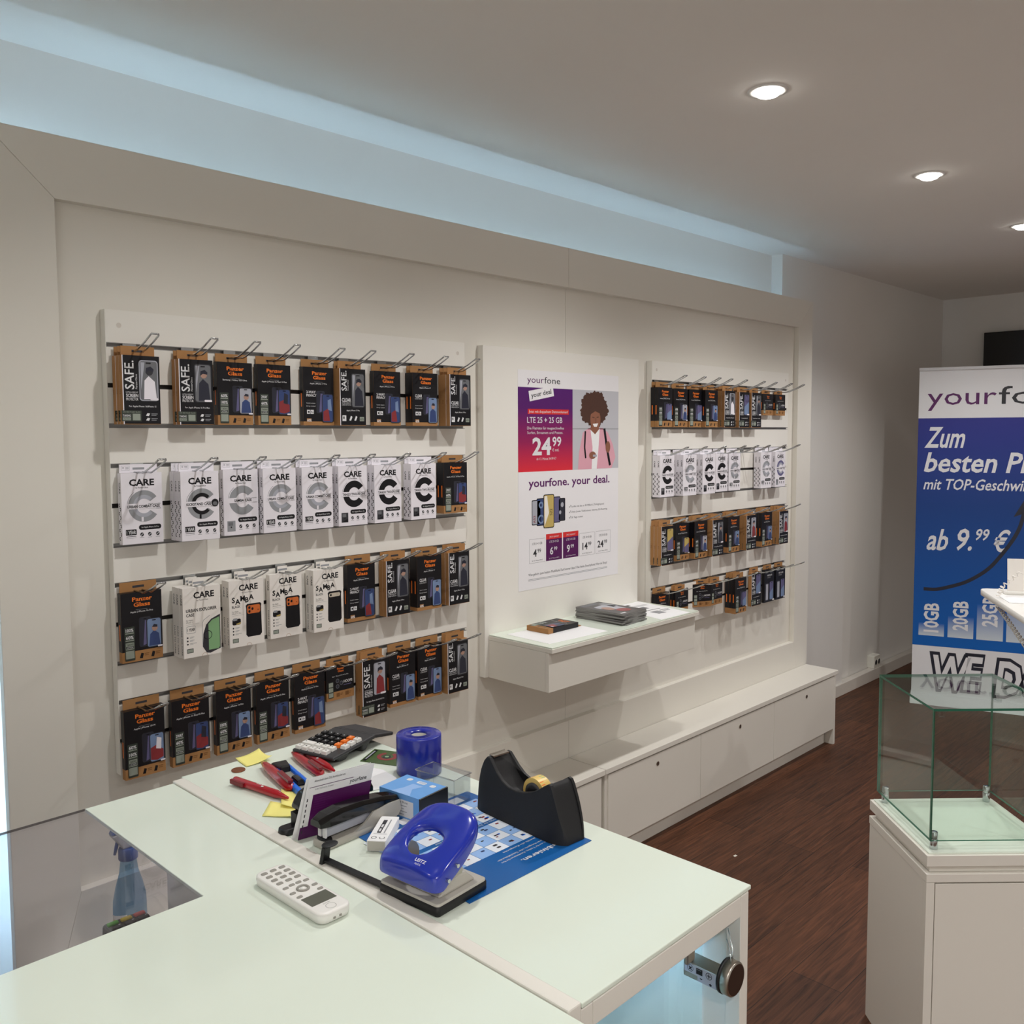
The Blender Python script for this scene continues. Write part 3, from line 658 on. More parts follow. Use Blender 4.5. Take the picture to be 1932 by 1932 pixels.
def make_care(name, case, ring, ring2, dev, year=True, h=.168, w=.098, d=.018, sub='', m='care_white'):
    mb = MB(); fr, le, ri = faces(w, h, d)
    mb.box(-w / 2, w / 2, -d, 0, -h, 0, m)
    mb.T(le, 'CARE', d * .38, .022, d * .34, 'ink', 1, ang=-90, bold=.02, width=.026); squiggle(mb, le, d, .075, h - .006); squiggle(mb, ri, d, .02, h - .006)
    mb.T(fr, 'CARE', w * .5, .030, .0145, 'ink', 1, bold=.035, al='c', width=.060); mb.T(fr, 'by PanzerGlass', w * .5, .0365, .0032, 'ink', 1, al='c', bold=.01, width=.030)
    cx, cy, r0, r1 = w * .54, .079, .0185, .0375
    mb.arc(fr, cx, cy, r0, r1, 190, 325, ring, 1, 24); mb.arc(fr, cx, cy, r0, r1, 35, 170, ring, 1, 24)
    if ring2: mb.arc(fr, cx, cy, r0 - .001, r0 + .008, 192, 318, ring2, 2, 20); mb.arc(fr, cx, cy, r0 - .001, r0 + .008, 42, 168, ring2, 2, 20)
    if ring == 'ink_grey' and year: mb.R(fr, cx - .007, cy + .026, cx - .002, cy + .0365, 'care_white' if ring2 != 'ink' else 'ink', 3)
    mb.arc(fr, cx, cy, r1 + .0025, r1 + .0032, 180, 235, 'ink', 1, 12)
    mb.R(fr, w * .10, cy - .0065, w * .97, cy + .0065, m, 4)
    mb.T(fr, 'MagSafe compatible', w * .95, cy - .0035, .0026, 'ink', 5, al='r', width=.030); mb.T(fr, case, w * .13 if len(case) > 10 else w * .30, cy + .0036, .0062, 'ink', 5, bold=.03, width=min(.078 if 'KICK' not in case else .064, .0049 * len(case))); mb.T(fr, sub or 'WHITE', w * .95, cy + .0078, .0024, 'ink_midgrey', 5, al='r')
    if 'KICK' in case: mb.E(fr, w * .885, cy - .001, .0095, .0095, 'ink', 6); mb.E(fr, w * .885, cy + .001, .006, .005, 'ink_midgrey', 7)
    mb.RR(fr, w * .40, .1235, w * .95, .1355, .0055, 'ink', 1); mb.T(fr, dev, w * .675, .1312, .0034, 'ink_white', 2, al='c', bold=.01, width=.042)
    if year:
        mb.RR(fr, w * .08, .133, w * .34, .1465, .0012, 'ink', 1); mb.T(fr, '1 YEAR', w * .21, .1438, .0078, 'ink_white', 2, bold=.02, al='c', width=.022); mb.R(fr, w * .09, .149, w * .33, .1502, 'ink', 1); mb.R(fr, w * .09, .1530, w * .33, .1536, 'ink_grey', 1)
    else:
        mb.R(fr, w * .09, .131, w * .32, .158, 'ink_grey' if ring != 'ink' else 'ink_dark', 1); mb.R(fr, w * .12, .134, w * .25, .143, 'ink_midgrey', 2); mb.E(fr, w * .20, .147, .002, .002, 'ink', 2)
        if ring == 'ink': mb.P(fr, [(w * .10, .157), (w * .30, .148), (w * .31, .157)], 'ink', 3)
    for x in (.47, .66, .86):
        mb.E(fr, w * x, .1465, .0044, .0048, 'ink_dark', 1, 12); mb.line(fr, [(w * x - .003, .149), (w * x + .003, .144)], .0012, 'ink_white', 2); mb.R(fr, w * x - .005, .1535, w * x + .005, .1545, 'ink_grey', 1)
    root = mb.build(name)
    def pt(mb, f): mb.line(f, [(.005, .004), (.024, .004), (.024, .014), (.005, .014), (.005, .004)], .0004, 'ink_grey'); mb.arc(f, .009, .008, .0012, .002, 0, 360, 'ink_midgrey', 1, 8); mb.R(f, .014, .007, .022, .008, 'ink_midgrey'); mb.R(f, .014, .010, .022, .011, 'ink_midgrey')
    tab(root, w, m, .020, .92, pt); return root
def make_care2(name, title, phone, dev, h=.172, w=.098, d=.018):
    mb = MB(); fr, le, ri = faces(w, h, d)
    mb.box(-w / 2, w / 2, -d, 0, -h, 0, 'care_cream')
    mb.T(le, 'CARE', d * .38, .016, d * .34, 'ink', 1, ang=-90, bold=.02, width=.026); mb.T(le, 'DARE TO CARE', d * .4, .095, d * .26, 'ink', 1, ang=-90, bold=.01, width=.07)
    mb.T(fr, 'CARE', w * .56, .027, .0145, 'ink', 1, bold=.03, al='c', width=.054); mb.T(fr, 'by PanzerGlass', w * .52, .034, .0032, 'ink', 1, al='c', width=.030)
    if title == 'SAMBA':
        xx = w * .08
        for c, dy in zip('SAMBA', (0, .005, -.002, .003, -.003)):
            mb.T(fr, c, xx, .056 + dy, .0128, 'ink', 1, bold=.03); xx += text_mesh(c, .03)[2] * .0128 + .0004
        mb.T(fr, 'BLACK', w * .08, .0705, .0062, 'ink', 1, bold=.015, width=.023)
    else:
        mb.T(fr, 'URBAN EXPLORER', w * .08, .060, .0075, 'ink', 1, bold=.025, width=.080); mb.T(fr, 'CASE', w * .08, .0705, .0070, 'ink', 1, bold=.02, width=.021)
    mb.T(fr, 'For Apple', w * .08, .081, .0030, 'ink_dark', 1); mb.T(fr, dev, w * .08, .086, .0030, 'ink_dark', 1); mb.R(fr, w * .08, .0895, w * .42, .0899, 'ink_grey')
    if title == 'SAMBA':
        mb.RR(fr, w * .08, .0985, w * .32, .114, .004, 'ink', 1); mb.RR(fr, w * .10, .0965, w * .22, .103, .002, 'ink_grey', 2); mb.P(fr, [(w * .18, .111), (w * .33, .108), (w * .30, .113), (w * .2, .1135)], 'pic_yellow', 2)
    else:
        mb.RR(fr, w * .08, .094, w * .32, .112, .003, 'ink_grey', 1); mb.RR(fr, w * .087, .095, w * .313, .111, .0025, 'care_cream', 2); mb.T(fr, '1 YEAR', w * .2, .106, .0065, 'ink', 3, al='c', bold=.02, width=.020)
    for k in range(3):
        mb.E(fr, w * .105, .122 + .008 * k, .0022, .0022, 'ink_dark', 1, 10); mb.R(fr, w * .16, .1205 + .008 * k, w * (.28 + .06 * (k == 2)), .1215 + .008 * k, 'ink_grey', 1); mb.R(fr, w * .16, .123 + .008 * k, w * .25, .1238 + .008 * k, 'ink_grey', 1)
    mb.R(fr, w * .08, .1495, w * .25, .160, 'stamp_dark', 1); mb.R(fr, w * .092, .151, w * .238, .1585, 'stamp', 2)
    mb.arc(fr, w * .55, h, .0065, .0072, 180, 360, 'kraft', 1, 14)
    if phone == 'green':
        mb.line(fr, [(w * .50, .15), (w * .50, .092), (w * .53, .084), (w * .70, .074)], .0011, 'ink_grey', 1)
        mb.P(fr, [(w * .50, .15), (w * .52, .118), (w * .60, .096), (w * .74, .083), (w * .98, .074), (w * .98, .160), (w * .70, .168), (w * .60, .166)], 'ink_dark', 1)
        mb.P(fr, [(w * .66, .160), (w * .66, .095), (w * .76, .086), (w * .96, .080), (w * .96, .156), (w * .92, .160)], 'pic_green', 2)
        mb.arc(fr, w * .64, .122, .0098, .0112, 0, 360, 'ink', 4, 20)
    else:
        x0, x1, y0, y1 = w * .47, w * .93, .064, .150
        mb.P(fr, [(x0 + .004, y0), (x1 - .004, y0), (x1, y0 + .004), (x1 - .0012, y0 + .012), (x1, y1 - .006), (x1 - .005, y1), (x0 + .005, y1), (x0, y1 - .006), (x0 + .0012, y0 + .012), (x0, y0 + .004)], 'ink', 1)
        pm = 'orange_phone' if phone == 'orange' else 'beige_phone'
        if phone == 'orange':
            mb.RR(fr, x0 + .004, y0 + .004, x1 - .004, y0 + .026, .005, pm, 2)
            for a, b in ((.010, .010), (.010, .020), (.019, .014)): mb.E(fr, x0 + a, y0 + b, .0032, .0036, 'ink', 3, 12)
            mb.E(fr, x1 - .010, y0 + .018, .0014, .0014, 'ink', 3, 8)
        else:
            mb.RR(fr, x0 + .004, y0 + .005, x1 - .004, y0 + .016, .005, pm, 2); mb.E(fr, x0 + .010, y0 + .0105, .003, .0033, 'ink', 3, 12)
    root = mb.build(name); tab(root, w, 'care_cream', .018, .30); return root
def make_small(name, txt, h=.100, w=.094, d=.014):
    mb = MB(); fr, le, ri = faces(w, h, d)
    mb.box(-w / 2, w / 2, -d, 0, -h, 0, 'kraft'); mb.R(fr, 0, 0, w, h * .76, 'ink', 1); mb.R(le, 0, 0, d, h * .76, 'ink', 1)
    mb.R(le, d * .3, h * .4, d * .6, h * .7, 'orange', 2)
    mb.T(fr, 'Panzer', w * .52, .014, .0056, 'orange', 2, bold=.02, al='c', width=.024); mb.T(fr, 'Glass', w * .52, .0215, .0056, 'orange', 2, bold=.02, al='c', width=.020)
    mb.T(fr, 'Apple · iPhone 16 Pro/16 Pro Max', w * .5, .033, .0030, 'ink_white', 2, al='c', width=.056)
    mb.R(fr, w * .07, .046, w * .25, .092, 'stamp_dark', 3)
    for k in range(3): mb.R(fr, w * .085, .048 + .0148 * k, w * .235, .060 + .0148 * k, 'stamp', 4)
    for a, b in ((.40, .046), (.40, .062), (.54, .054)): mb.E(fr, w * a, b, .0058, .0062, 'ink_midgrey', 2, 14); mb.E(fr, w * a, b, .0042, .0045, 'pic_dark', 3, 14)
    mb.T(fr, txt, w * .62, .055, .0075, 'ink_white', 2, bold=.02, width=.030); mb.R(fr, w * .62, .060, w * .9, .062, 'pic_violet', 2)
    for x in (.36, .68): mb.R(fr, w * x, .081, w * x + .011, .092, 'kraft_dark', 2); mb.R(fr, w * x + .013, .083, w * x + .021, .0845, 'kraft_dark', 2); mb.R(fr, w * x + .013, .087, w * x + .020, .0885, 'kraft_dark', 2)
    root = mb.build(name); tab(root, w, 'kraft', .018, .8); return root
def make_silver(name, h=.158, w=.094, d=.014):
    mb = MB(); fr, le, ri = faces(w, h, d); mb.box(-w / 2, w / 2, -d, 0, -h, 0, 'ink')
    for x in (.12, .58): mb.R(fr, w * x, .010, w * x + .026, .017, 'ink_midgrey', 1)
    mb.T(fr, 'HD GLASS', w * .3, .032, .007, 'ink_white', 1, bold=.02, width=.045); mb.T(fr, 'SCREEN', w * .3, .042, .006, 'ink_grey', 1, bold=.01, width=.030)
    phonepic(mb, fr, w * .08, .065, w * .44, .152, 'dim', 2); mb.R(fr, w * .14, .07, w * .38, .146, 'pic_silver', 8); phonepic(mb, fr, w * .5, .060, w * .9, .150, 'violet', 9); mb.R(fr, w * .76, .146, w * .96, .153, 'ink_white', 20)
    root = mb.build(name); tab(root, w, 'kraft', .020, .85); return root
NP, NC, NS = 'screen_protector_box', 'phone_case_box', 'lens_protector_box'
LK = {'pg': 'black box with orange lettering', 'safe': 'black box with large sideways white lettering', 'care': 'white box', 'small': 'short black camera-lens box', 'silver': 'black box with silver phones'}
DEV = ['Apple | iPhone 16/15', 'Apple | iPhone 16 Pro', 'Apple | iPhone 16 Plus/15 Plus', 'Apple | iPhone 15/14', 'Samsung | Galaxy S25 Ultra', 'Apple | iPhone 17 Pro', 'Apple | iPhone 17']
# key: (builder, depth, look)
PT = {
 'S1': (lambda: make_safe(NP, False, 'safe', 'For Apple iPhone 16/iPhone 15'), 'box with sideways white lettering'),
 'S1b': (lambda: make_safe(NP, False, 'safe2', 'For Apple iPhone 16 Pro Max'), 'sideways-lettered box with a portrait'),
 'S1r': (lambda: make_safe(NP, False, 'red', 'For Apple iPhone 16e/14/13/13 Pro'), 'sideways-lettered box with reddish phone'),
 'S1y': (lambda: make_safe(NP, False, 'yellow', 'For Samsung Galaxy A16'), 'sideways-lettered box with yellow phone'),
 'S1v': (lambda: make_safe(NP, False, 'violet', 'For Samsung Galaxy S24'), 'sideways-lettered box with violet phone'),
 'S2': (lambda: make_safe(NP, True, 'safe2', 'Apple | iPhone 17 Pro'), 'box with narrow sideways white lettering'),
 'A': (lambda: make_pg(NP, 'a', 'selfie', DEV[1]), 'orange-lettered black box'),
 'A2': (lambda: make_pg(NP, 'a', 'clear', DEV[4], stamps=('60%', '100%')), 'orange-lettered box with pale phone'),
 'A3': (lambda: make_pg(NP, 'a', 'snow', DEV[3], stamps=('60%', '100%')), 'orange-lettered box with red-grey phone'),
 'B': (lambda: make_pg(NP, 'a', 'car', DEV[2], stamps=('2WAY', '60%')), 'orange-lettered box with red-blue phones'),
 'V': (lambda: make_pg(NP, 'a', 'violet', DEV[4]), 'orange-lettered box with bluish phone'),
 'Y': (lambda: make_pg(NP, 'a', 'yellow', DEV[4]), 'orange-lettered box with yellow phone'),
 'C': (lambda: make_pg(NP, 'priv', 'priv', DEV[5]), 'black 2-WAY PRIVACY box'),
 'D': (lambda: make_pg(NP, 'clear', 'selfie', DEV[6]), 'orange-lettered black CLEAR box'),
 'KU': (lambda: make_care(NC, 'URBAN COMBAT CASE', 'ink_grey', 'pic_silver', 'for Apple iPhone 16 Pro'), 'white box with grey ring'),
 'KK': (lambda: make_care(NC, 'KICKSTAND CASE', 'ink_grey', 'ink', 'for Apple iPhone 16', sub='Black Frame'), 'white box with grey-black ring'),
 'KS': (lambda: make_care(NC, 'SAMBA CASE', 'ink_grey', None, 'for Apple iPhone 16e', year=False, sub='CLEAR'), 'white box with plain grey ring'),
 'KT': (lambda: make_care(NC, 'TANGO TWO-IN-ONE', 'ink', None, 'for Apple iPhone 16', year=False, sub='WALLET CASE'), 'white box with bold black ring'),
 'KV': (lambda: make_care(NC, 'URBAN COMBAT CASE', 'pic_violet', 'pic_silver', 'for Apple iPhone 15', year=False), 'white box with violet-grey ring'),
 'EX': (lambda: make_care2(NC, 'URBAN EXPLORER', 'green', 'iPhone 17'), 'white box with green phone'),
 'SO': (lambda: make_care2(NC, 'SAMBA', 'orange', 'iPhone 17 Pro'), 'white box with orange-black phone'),
 'SB': (lambda: make_care2(NC, 'SAMBA', 'beige', 'iPhone 17 Air'), 'white box with beige-black phone'),
 'L': (lambda: make_small(NS, 'HOOPS'), 'short black camera-lens box'),
 'Z': (lambda: make_silver(NP), 'all-black box with silver phones'),
}
DEP = {'K': .0186, 'E': .0186, 'S': .0176, 'L': .0146, 'Z': .0146}
proto = {}; used = set()
def get(k):
    if k not in proto: proto[k] = PT[k][0]()
    if k not in used: used.add(k); return proto[k]
    return dup(proto[k])
# hook prototype: a plate in the groove and one bent wire loop
def make_hook(L=.137):
    t = bpy.data.objects.new('display_hook', None); COL.objects.link(t); t.empty_display_size = .02
    mb = MB(); mb.box(-.016, .016, -.0012, .0002, -.0185, .0052, 'chrome'); mb.box(-.016, .016, -.0035, -.0012, -.0052, -.0036, 'chrome'); mb.build('back_plate', t)
    a = .0095; r = .0022
    p = [(-a, -.001, -.016), (-a, -.055, -.016), (-a, -.064, -.0145), (-a, -L + .03, .0005), (-a, -L, .014)]
    q = [(-a + .0012, -L - .0035, .0165), (a - .0012, -L - .0035, .0165)]
    path = p + q + [(-x, y, z) for x, y, z in p[::-1]]
    mb = MB(); mb.tube(path, r, 'chrome', 6); mb.build('wire_loop', t)
    return t
hook0 = make_hook(); hook_used = [False]
ROWN = ['top', 'second', 'third', 'bottom']
ref = {}
def row(side, k, ztop, items, yref):
    bn = 'left' if side == 'left' else 'right'
    N = len(items)
    for j, it in enumerate(items):
        xc, key, n = it[:3]
        rz = it[3] if len(it) > 3 else 0
        h = hook0 if not hook_used[0] else dup(hook0)
        hook_used[0] = True
        d = DEP.get(key[0] if key else 'A', .0176) if key and key[0] in 'KELZ' or (key in ('SO', 'SB')) else .0176
        if key in ('SO', 'SB'): d = .0186
        yfront = 2.139 - n * d if n else 2.1
        sc = yfront / yref
        X = xc * sc
        hz = GZ[3 * k] - .0
        h.location = (X, PF, hz)
        tag(h, f'chrome display hook, {ORD[j]} from left in the {ROWN[k]} row of the {bn} slat board', 'hook', f'chrome hooks in the {ROWN[k]} row of the {bn} slat board')
        for i in range(n):
            b = get(key)
            b.location = (X + random.uniform(-.0012, .0012) * (i < n - 1), 2.139 - i * d, ztop)
            b.scale = (1, 1, 1.05 if side == 'left' and k > 1 and key[0] in 'SABCD' and key not in ('SO', 'SB') else 1)
            b.rotation_euler = (0, 0, rz + random.uniform(-.012, .012) * (i < n - 1))
            look = PT[key][1]
            where = f"{ROWN[k]} row of {bn} board, {ORD[j]} hook from left"
            if n == 1: lab = f'{look}, {where}'
            elif i == n - 1: lab = f'front {look}, {where}'
            elif n == 2: lab = f'box behind the front one, {where}'
            elif i == 0: lab = f'rearmost box against the board, {where}'
            else: lab = f'middle box of three, {where}'
            tag(b, lab, 'box', f'boxes in the {ROWN[k]} row of the {bn} slat board')
row('left', 0, 1.764, [(.907, 'S1', 3), (1.041, 'S1b', 2), (1.143, 'A2', 1), (1.254, 'B', 1), (1.388, 'C', 1), (1.500, 'S2', 2), (1.620, 'C', 1), (1.762, 'D', 2), (1.904, 'S2', 3)], 2.08)
row('left', 1, 1.492, [(.900, 'KU', 1), (1.043, 'KK', 3), (1.152, 'KS', 1), (1.263, 'KU', 2), (1.379, 'KU', 2), (1.495, 'KT', 2), (1.618, 'KT', 2), (1.752, 'KT', 2), (1.881, 'B', 2)], 2.08)
row('left', 2, 1.209, [(.890, 'A', 1), (1.039, 'EX', 3), (1.160, 'SO', 2), (1.275, 'SO', 1), (1.408, 'SB', 2), (1.518, 'C', 1), (1.650, 'S2', 2), (1.771, 'D', 2), (1.893, 'S2', 2)], 2.08)
row('left', 3, .927, [(.888, 'A3', 1), (1.002, 'B', 1), (1.117, 'A', 1), (1.229, 'B', 1), (1.342, 'C', 1), (1.441, 'L', 1), (1.560, 'S1r', 2), (1.663, 'D', 1), (1.770, 'D', 1), (1.885, 'S2', 2)], 2.08)
row('right', 0, 1.764, [(3.032, 'V', 2), (3.143, 'A2', 1), (3.254, 'V', 1), (3.376, 'A', 2), (3.526, 'S1', 3), (3.650, 'S1v', 2), (3.757, 'S1b', 2), (3.862, 'L', 1), (3.981, 'L', 1)], 2.10)
row('right', 1, 1.492, [(3.050, 'KT', 2), (3.215, 'KU', 3), (3.362, 'KT', 3), (3.463, 'KT', 1), (3.572, 'KU', 1), (3.71, None, 0), (3.854, 'KU', 2), (3.990, 'KV', 2)], 2.10)
row('right', 2, 1.207, [(3.057, 'S1y', 3), (3.165, 'Y', 1), (3.304, 'A2', 2), (3.441, 'S1b', 3), (3.571, 'A', 2), (3.727, 'S1r', 3), (3.869, 'A', 2), (4.034, 'S1r', 3)], 2.10)
row('right', 3, .928, [(3.021, 'A', 1), (3.164, 'L', 2), (3.325, 'L', 1, -.45), (3.435, 'L', 2), (3.640, 'V', 3), (3.779, 'S1v', 1), (3.900, 'Z', 1), (4.010, 'Z', 1)], 2.10)
# the single box lying on the shelf
b = get('B'); b.rotation_euler = (-math.pi / 2, 0, 0)
b.matrix_world = Matrix.Translation((2.378, 2.052, SZ + .0012)) @ Matrix.Rotation(math.radians(-89), 4, 'Z') @ Matrix.Rotation(-math.pi / 2, 4, 'X')
tag(b, 'single black and brown box lying flat on white paper on the floating shelf', 'box')
# ------------------------------------------------------------------ counter
CT = .978
t = thing('display_counter', 'white glass-topped display counter with a lit glazed front at the right', 'counter')
X0, X1, Y0, Y1 = .706, 1.0535, .590, 1.506
boxo('glass_top', (X0 - .0005, X1 + .0025, Y0 - .002, Y1 + .002, CT - .006, CT), 'white_glass', t, .0012)
for x in (X0, X1 - .020):
    boxo('post', (x, x + .020, Y0, Y0 + .022, 0, CT - .0085), 'laminate', t, .0012); boxo('post', (x, x + .020, Y1 - .022, Y1, 0, CT - .0085), 'laminate', t, .0012)
boxo('top_rail', (X0 + .0205, X1 - .0205, Y0, Y0 + .022, CT - .0365, CT - .0085), 'laminate', t, .0012); boxo('bottom_rail', (X0 + .0205, X1 - .0205, Y0, Y0 + .022, 0, .10), 'laminate', t, .0012)
mb = MB(); mb.box(X0 + .001, X0 + .017, Y0 + .0225, Y1 - .0225, 0, CT - .0085, 'laminate'); mb.box(X1 - .017, X1 - .001, Y0 + .0225, Y1 - .0225, 0, CT - .0085, 'laminate')
mb.box(X0 + .0205, X1 - .0205, Y1 - .018, Y1 - .001, 0, CT - .0085, 'laminate'); mb.box(X0 + .0205, X1 - .0205, Y0 + .0225, Y1 - .0185, CT - .020, CT - .0085, 'laminate'); mb.box(X0 + .0205, X1 - .0205, Y0 + .0225, Y1 - .0185, .06, .10, 'laminate')
mb.box(X0 + .0205, X1 - .0205, Y0 + .063, Y0 + .081, CT - .052, CT - .0205, 'laminate')
mb.build('carcass', t)
boxo('glass_door', (X0 + .022, X1 - .022, Y0 + .0565, Y0 + .0605, .105, CT - .041), 'glass', t)
boxo('glass_door_edge', (X0 + .022, X1 - .022, Y0 + .0562, Y0 + .0608, CT - .0409, CT - .0375), 'glass_edge', t)
boxo('shelf', (X0 + .0205, X1 - .0205, Y0 + .095, Y1 - .03, .52, .528), 'white_glass', t)
boxo('light_strip', (X0 + .04, X1 - .04, Y0 + .0815, Y0 + .089, CT - .048, CT - .030), 'led_case', t)
# sliding-door ratchet lock hanging on the glass
t = thing('cabinet_lock', 'silver disc lock with a symbol label on the glass front of the right counter', 'lock', (.9950, .5890, .8795))
mb = MB(); mb.lathe([(.0001, -.0155), (.0205, -.0155), (.0222, -.0135), (.0222, -.0045), (.0212, -.003), (.0001, -.003)], (0, 0, 0), 'steel', 48, 'y'); mb.lathe([(.0001, -.0158), (.0196, -.0157)], (0, 0, 0), 'knob_reflection', 40, 'y'); mb.build('disc_knob', t)
mb = MB(); mb.lathe([(.0001, -.0028), (.0228, -.0028), (.0228, .0004), (.0001, .0004)], (0, 0, 0), 'black', 40, 'y'); mb.build('gasket', t)
mb = MB(); mb.box(-.0185, .0065, .0008, .052, -.0135, .0075, 'steel'); f = F((-.0186, .050, .0065), (0, -1, 0), (0, 0, -1))
mb.R(f, 0, 0, .048, .0125, 'pic_silver', 1); mb.R(f, .020, .0125, .048, .0192, 'pic_silver', 1)
mb.arc(f, .009, .0058, .0040, .0046, 0, 360, 'ink', 2, 18); mb.line(f, [(.007, .0038), (.011, .0078)], .0015, 'ink', 2); mb.line(f, [(.011, .0038), (.007, .0078)], .0015, 'ink', 2)
mb.R(f, .0180, .0018, .0275, .0098, 'ink', 2); mb.R(f, .019, .0034, .0255, .0039, 'ink_grey', 3)
mb.arc(f, .037, .0058, .0040, .0047, 0, 360, 'ink', 2, 18); mb.line(f, [(.034, .0058), (.040, .0058)], .0012, 'ink', 2); mb.line(f, [(.037, .0028), (.037, .0088)], .0012, 'ink', 2)
mb.P(f, [(.023, .0135), (.028, .0135), (.0255, .0155)], 'ink', 2); mb.P(f, [(.037, .0165), (.0395, .0145), (.042, .0165), (.0395, .0185)], 'ink', 2)
mb.build('label_housing', t, bevel=.0012)
mb = MB(); mb.tube([(.004, -.008, .0215), (.010, -.004, .032), (.018, .004, .040), (.022, .010, .050)], .0007, 'chrome', 6); mb.tube([(-.006, -.012, .020), (-.002, -.008, .030), (.006, -.001, .037), (.012, .006, .041)], .0006, 'chrome', 6); mb.build('wire', t)
mb = MB(); mb.box(-.030, -.010, .0385, .0445, .0080, .040, 'steel'); mb.lathe([(.003, -.001), (.003, 0)], (-.020, .0385, .026), 'black', 12, 'y'); mb.build('bracket', t, bevel=.003)
# left, L-shaped unit with the clear corner pane
t = thing('service_counter', 'L-shaped white glass-topped counter with a clear pane, at the front left', 'counter')
LX0, LX1, LY0, LY1, CX, CY = -.75, .682, .20, 1.489, .5345, 1.0897
mb = MB(); mb.prism([(LX0, LY0), (LX1, LY0), (LX1, LY1), (CX, LY1), (CX, CY), (LX0, CY)], CT - .006, CT, 'white_glass'); mb.build('glass_top', t, bevel=.001)
boxo('clear_pane', (LX0, CX - .0006, CY + .0006, LY1, CT - .004, CT - .0003), 'glass_pane', t)
boxo('pane_edge', (LX0, CX - .0006, LY1 + .0001, LY1 + .0008, CT - .004, CT - .0003), 'smoke', t)
boxo('side_panel', (LX1 - .018, LX1 - .001, LY0 + .01, LY1 - .004, 0, CT - .0065), 'laminate', t)
mb = MB(); mb.box(LX0 + .01, LX1 - .0185, LY0 + .01, LY0 + .028, 0, CT - .0065, 'laminate'); mb.box(LX0 + .01, LX0 + .028, LY0 + .0285, CY - .01, 0, CT - .0065, 'laminate'); mb.build('front_panel', t)
boxo('under_shelf', (LX0 + .0285, LX1 - .0185, LY0 + .0285, 1.500, .700, .716), 'laminate', t)
boxo('joint_strip', (.6835, .7045, .588, 1.496, CT - .10, CT + .0022), 'laminate', t, .002)
# ------------------------------------------------------------------ things below the pane
t = thing('spray_bottle', 'translucent blue spray bottle standing behind the counter, seen through the clear pane', 'bottle', (.829, 2.055, .3785))
prof = [(.010, 0), (.036, 0), (.0385, .004), (.0385, .115), (.0375, .135), (.031, .165), (.022, .195), (.0185, .222), (.0175, .226)]
mb = MB(); mb.lathe(prof, (0, 0, 0), 'bottle', 40, sx=1, sy=.62); mb.build('body', t)
f = F((-.0245, -.0238, .11), (1, 0, 0), (0, 0, -1))
mb = MB(); mb.lathe([(.0388, .02), (.0388, .105)], (0, 0, 0), 'ink_white', 40, sx=1, sy=.62)
lab = MB()
for k in range(9): 
    a0 = math.radians(165 + k * 9); a1 = math.radians(165 + (k + 1) * 9)
    q = lambda a, z: (.0389 * math.cos(a), .0389 * .62 * math.sin(a), z)
    lab.add([q(a0, .018), q(a1, .018), q(a1, .105), q(a0, .105)], [(0, 1, 2, 3)], 'paper')
    if k in (2, 3, 4, 5): lab.add([q(a0 * 1.0, .075), q(a1, .075), q(a1, .095), q(a0, .095)], [(0, 1, 2, 3)], 'tape_yellow')
lab.build('label_sticker', t)
mb = MB(); mb.lathe([(.0205, .2262), (.0215, .228), (.0210, .250), (.019, .254)], (0, 0, 0), 'bottle_cap', 32); mb.build('cap', t)
mb = MB()
mb.hexa([(-.014, -.011, .2545), (.014, -.011, .2545), (.014, .011, .2545), (-.014, .011, .2545)], [(-.040, -.010, .292), (.030, -.010, .296), (.030, .010, .296), (-.040, .010, .292)], 'pic_silver')
mb.hexa([(-.040, -.011, .2925), (.032, -.011, .2965), (.032, .011, .2965), (-.040, .011, .2925)], [(-.036, -.008, .304), (.026, -.008, .308), (.026, .008, .308), (-.036, .008, .304)], 'bottle_cap')
mb.build('spray_head', t, bevel=.003)
mb = MB(); mb.tube([(-.022, 0, .278), (-.026, 0, .262), (-.031, 0, .244)], [.004, .0045, .003], 'bottle_cap', 8); mb.build('trigger', t)
t = thing('payment_terminal', 'black payment terminal with green, yellow and red keys, below the clear pane', 'card terminal', (.602, 1.458, .7165))
mb = MB(); mb.hexa([(-.037, -.085, 0), (.037, -.085, 0), (.037, .068, 0), (-.037, .068, 0)], [(-.036, -.085, .041), (.036, -.085, .041), (.036, .066, .041), (-.036, .066, .041)], 'black'); mb.build('housing', t, bevel=.006, seg=3)
for k, (x, m_) in enumerate(((-.0225, 'btn_green'), (0, 'btn_yellow'), (.0225, 'btn_red'))):
    mb = MB(); mb.box(x - .0092, x + .0092, .0475, .0565, .040, .0450, m_); mb.build('key', t, bevel=.002)
for k in range(3):
    mb = MB(); mb.box(-.0225 + k * .0225 - .009, -.0225 + k * .0225 + .009, .030, .040, .040, .0450, 'dark_grey'); f = F((-.0225 + k * .0225 - .004, .038, .0451), (1, 0, 0), (0, -1, 0)); mb.R(f, .0075, 0, .0105, .0024, 'ink_white', 1); mb.build('key', t, bevel=.0015)
# ------------------------------------------------------------------ things on the counter
Z = CT + .0003
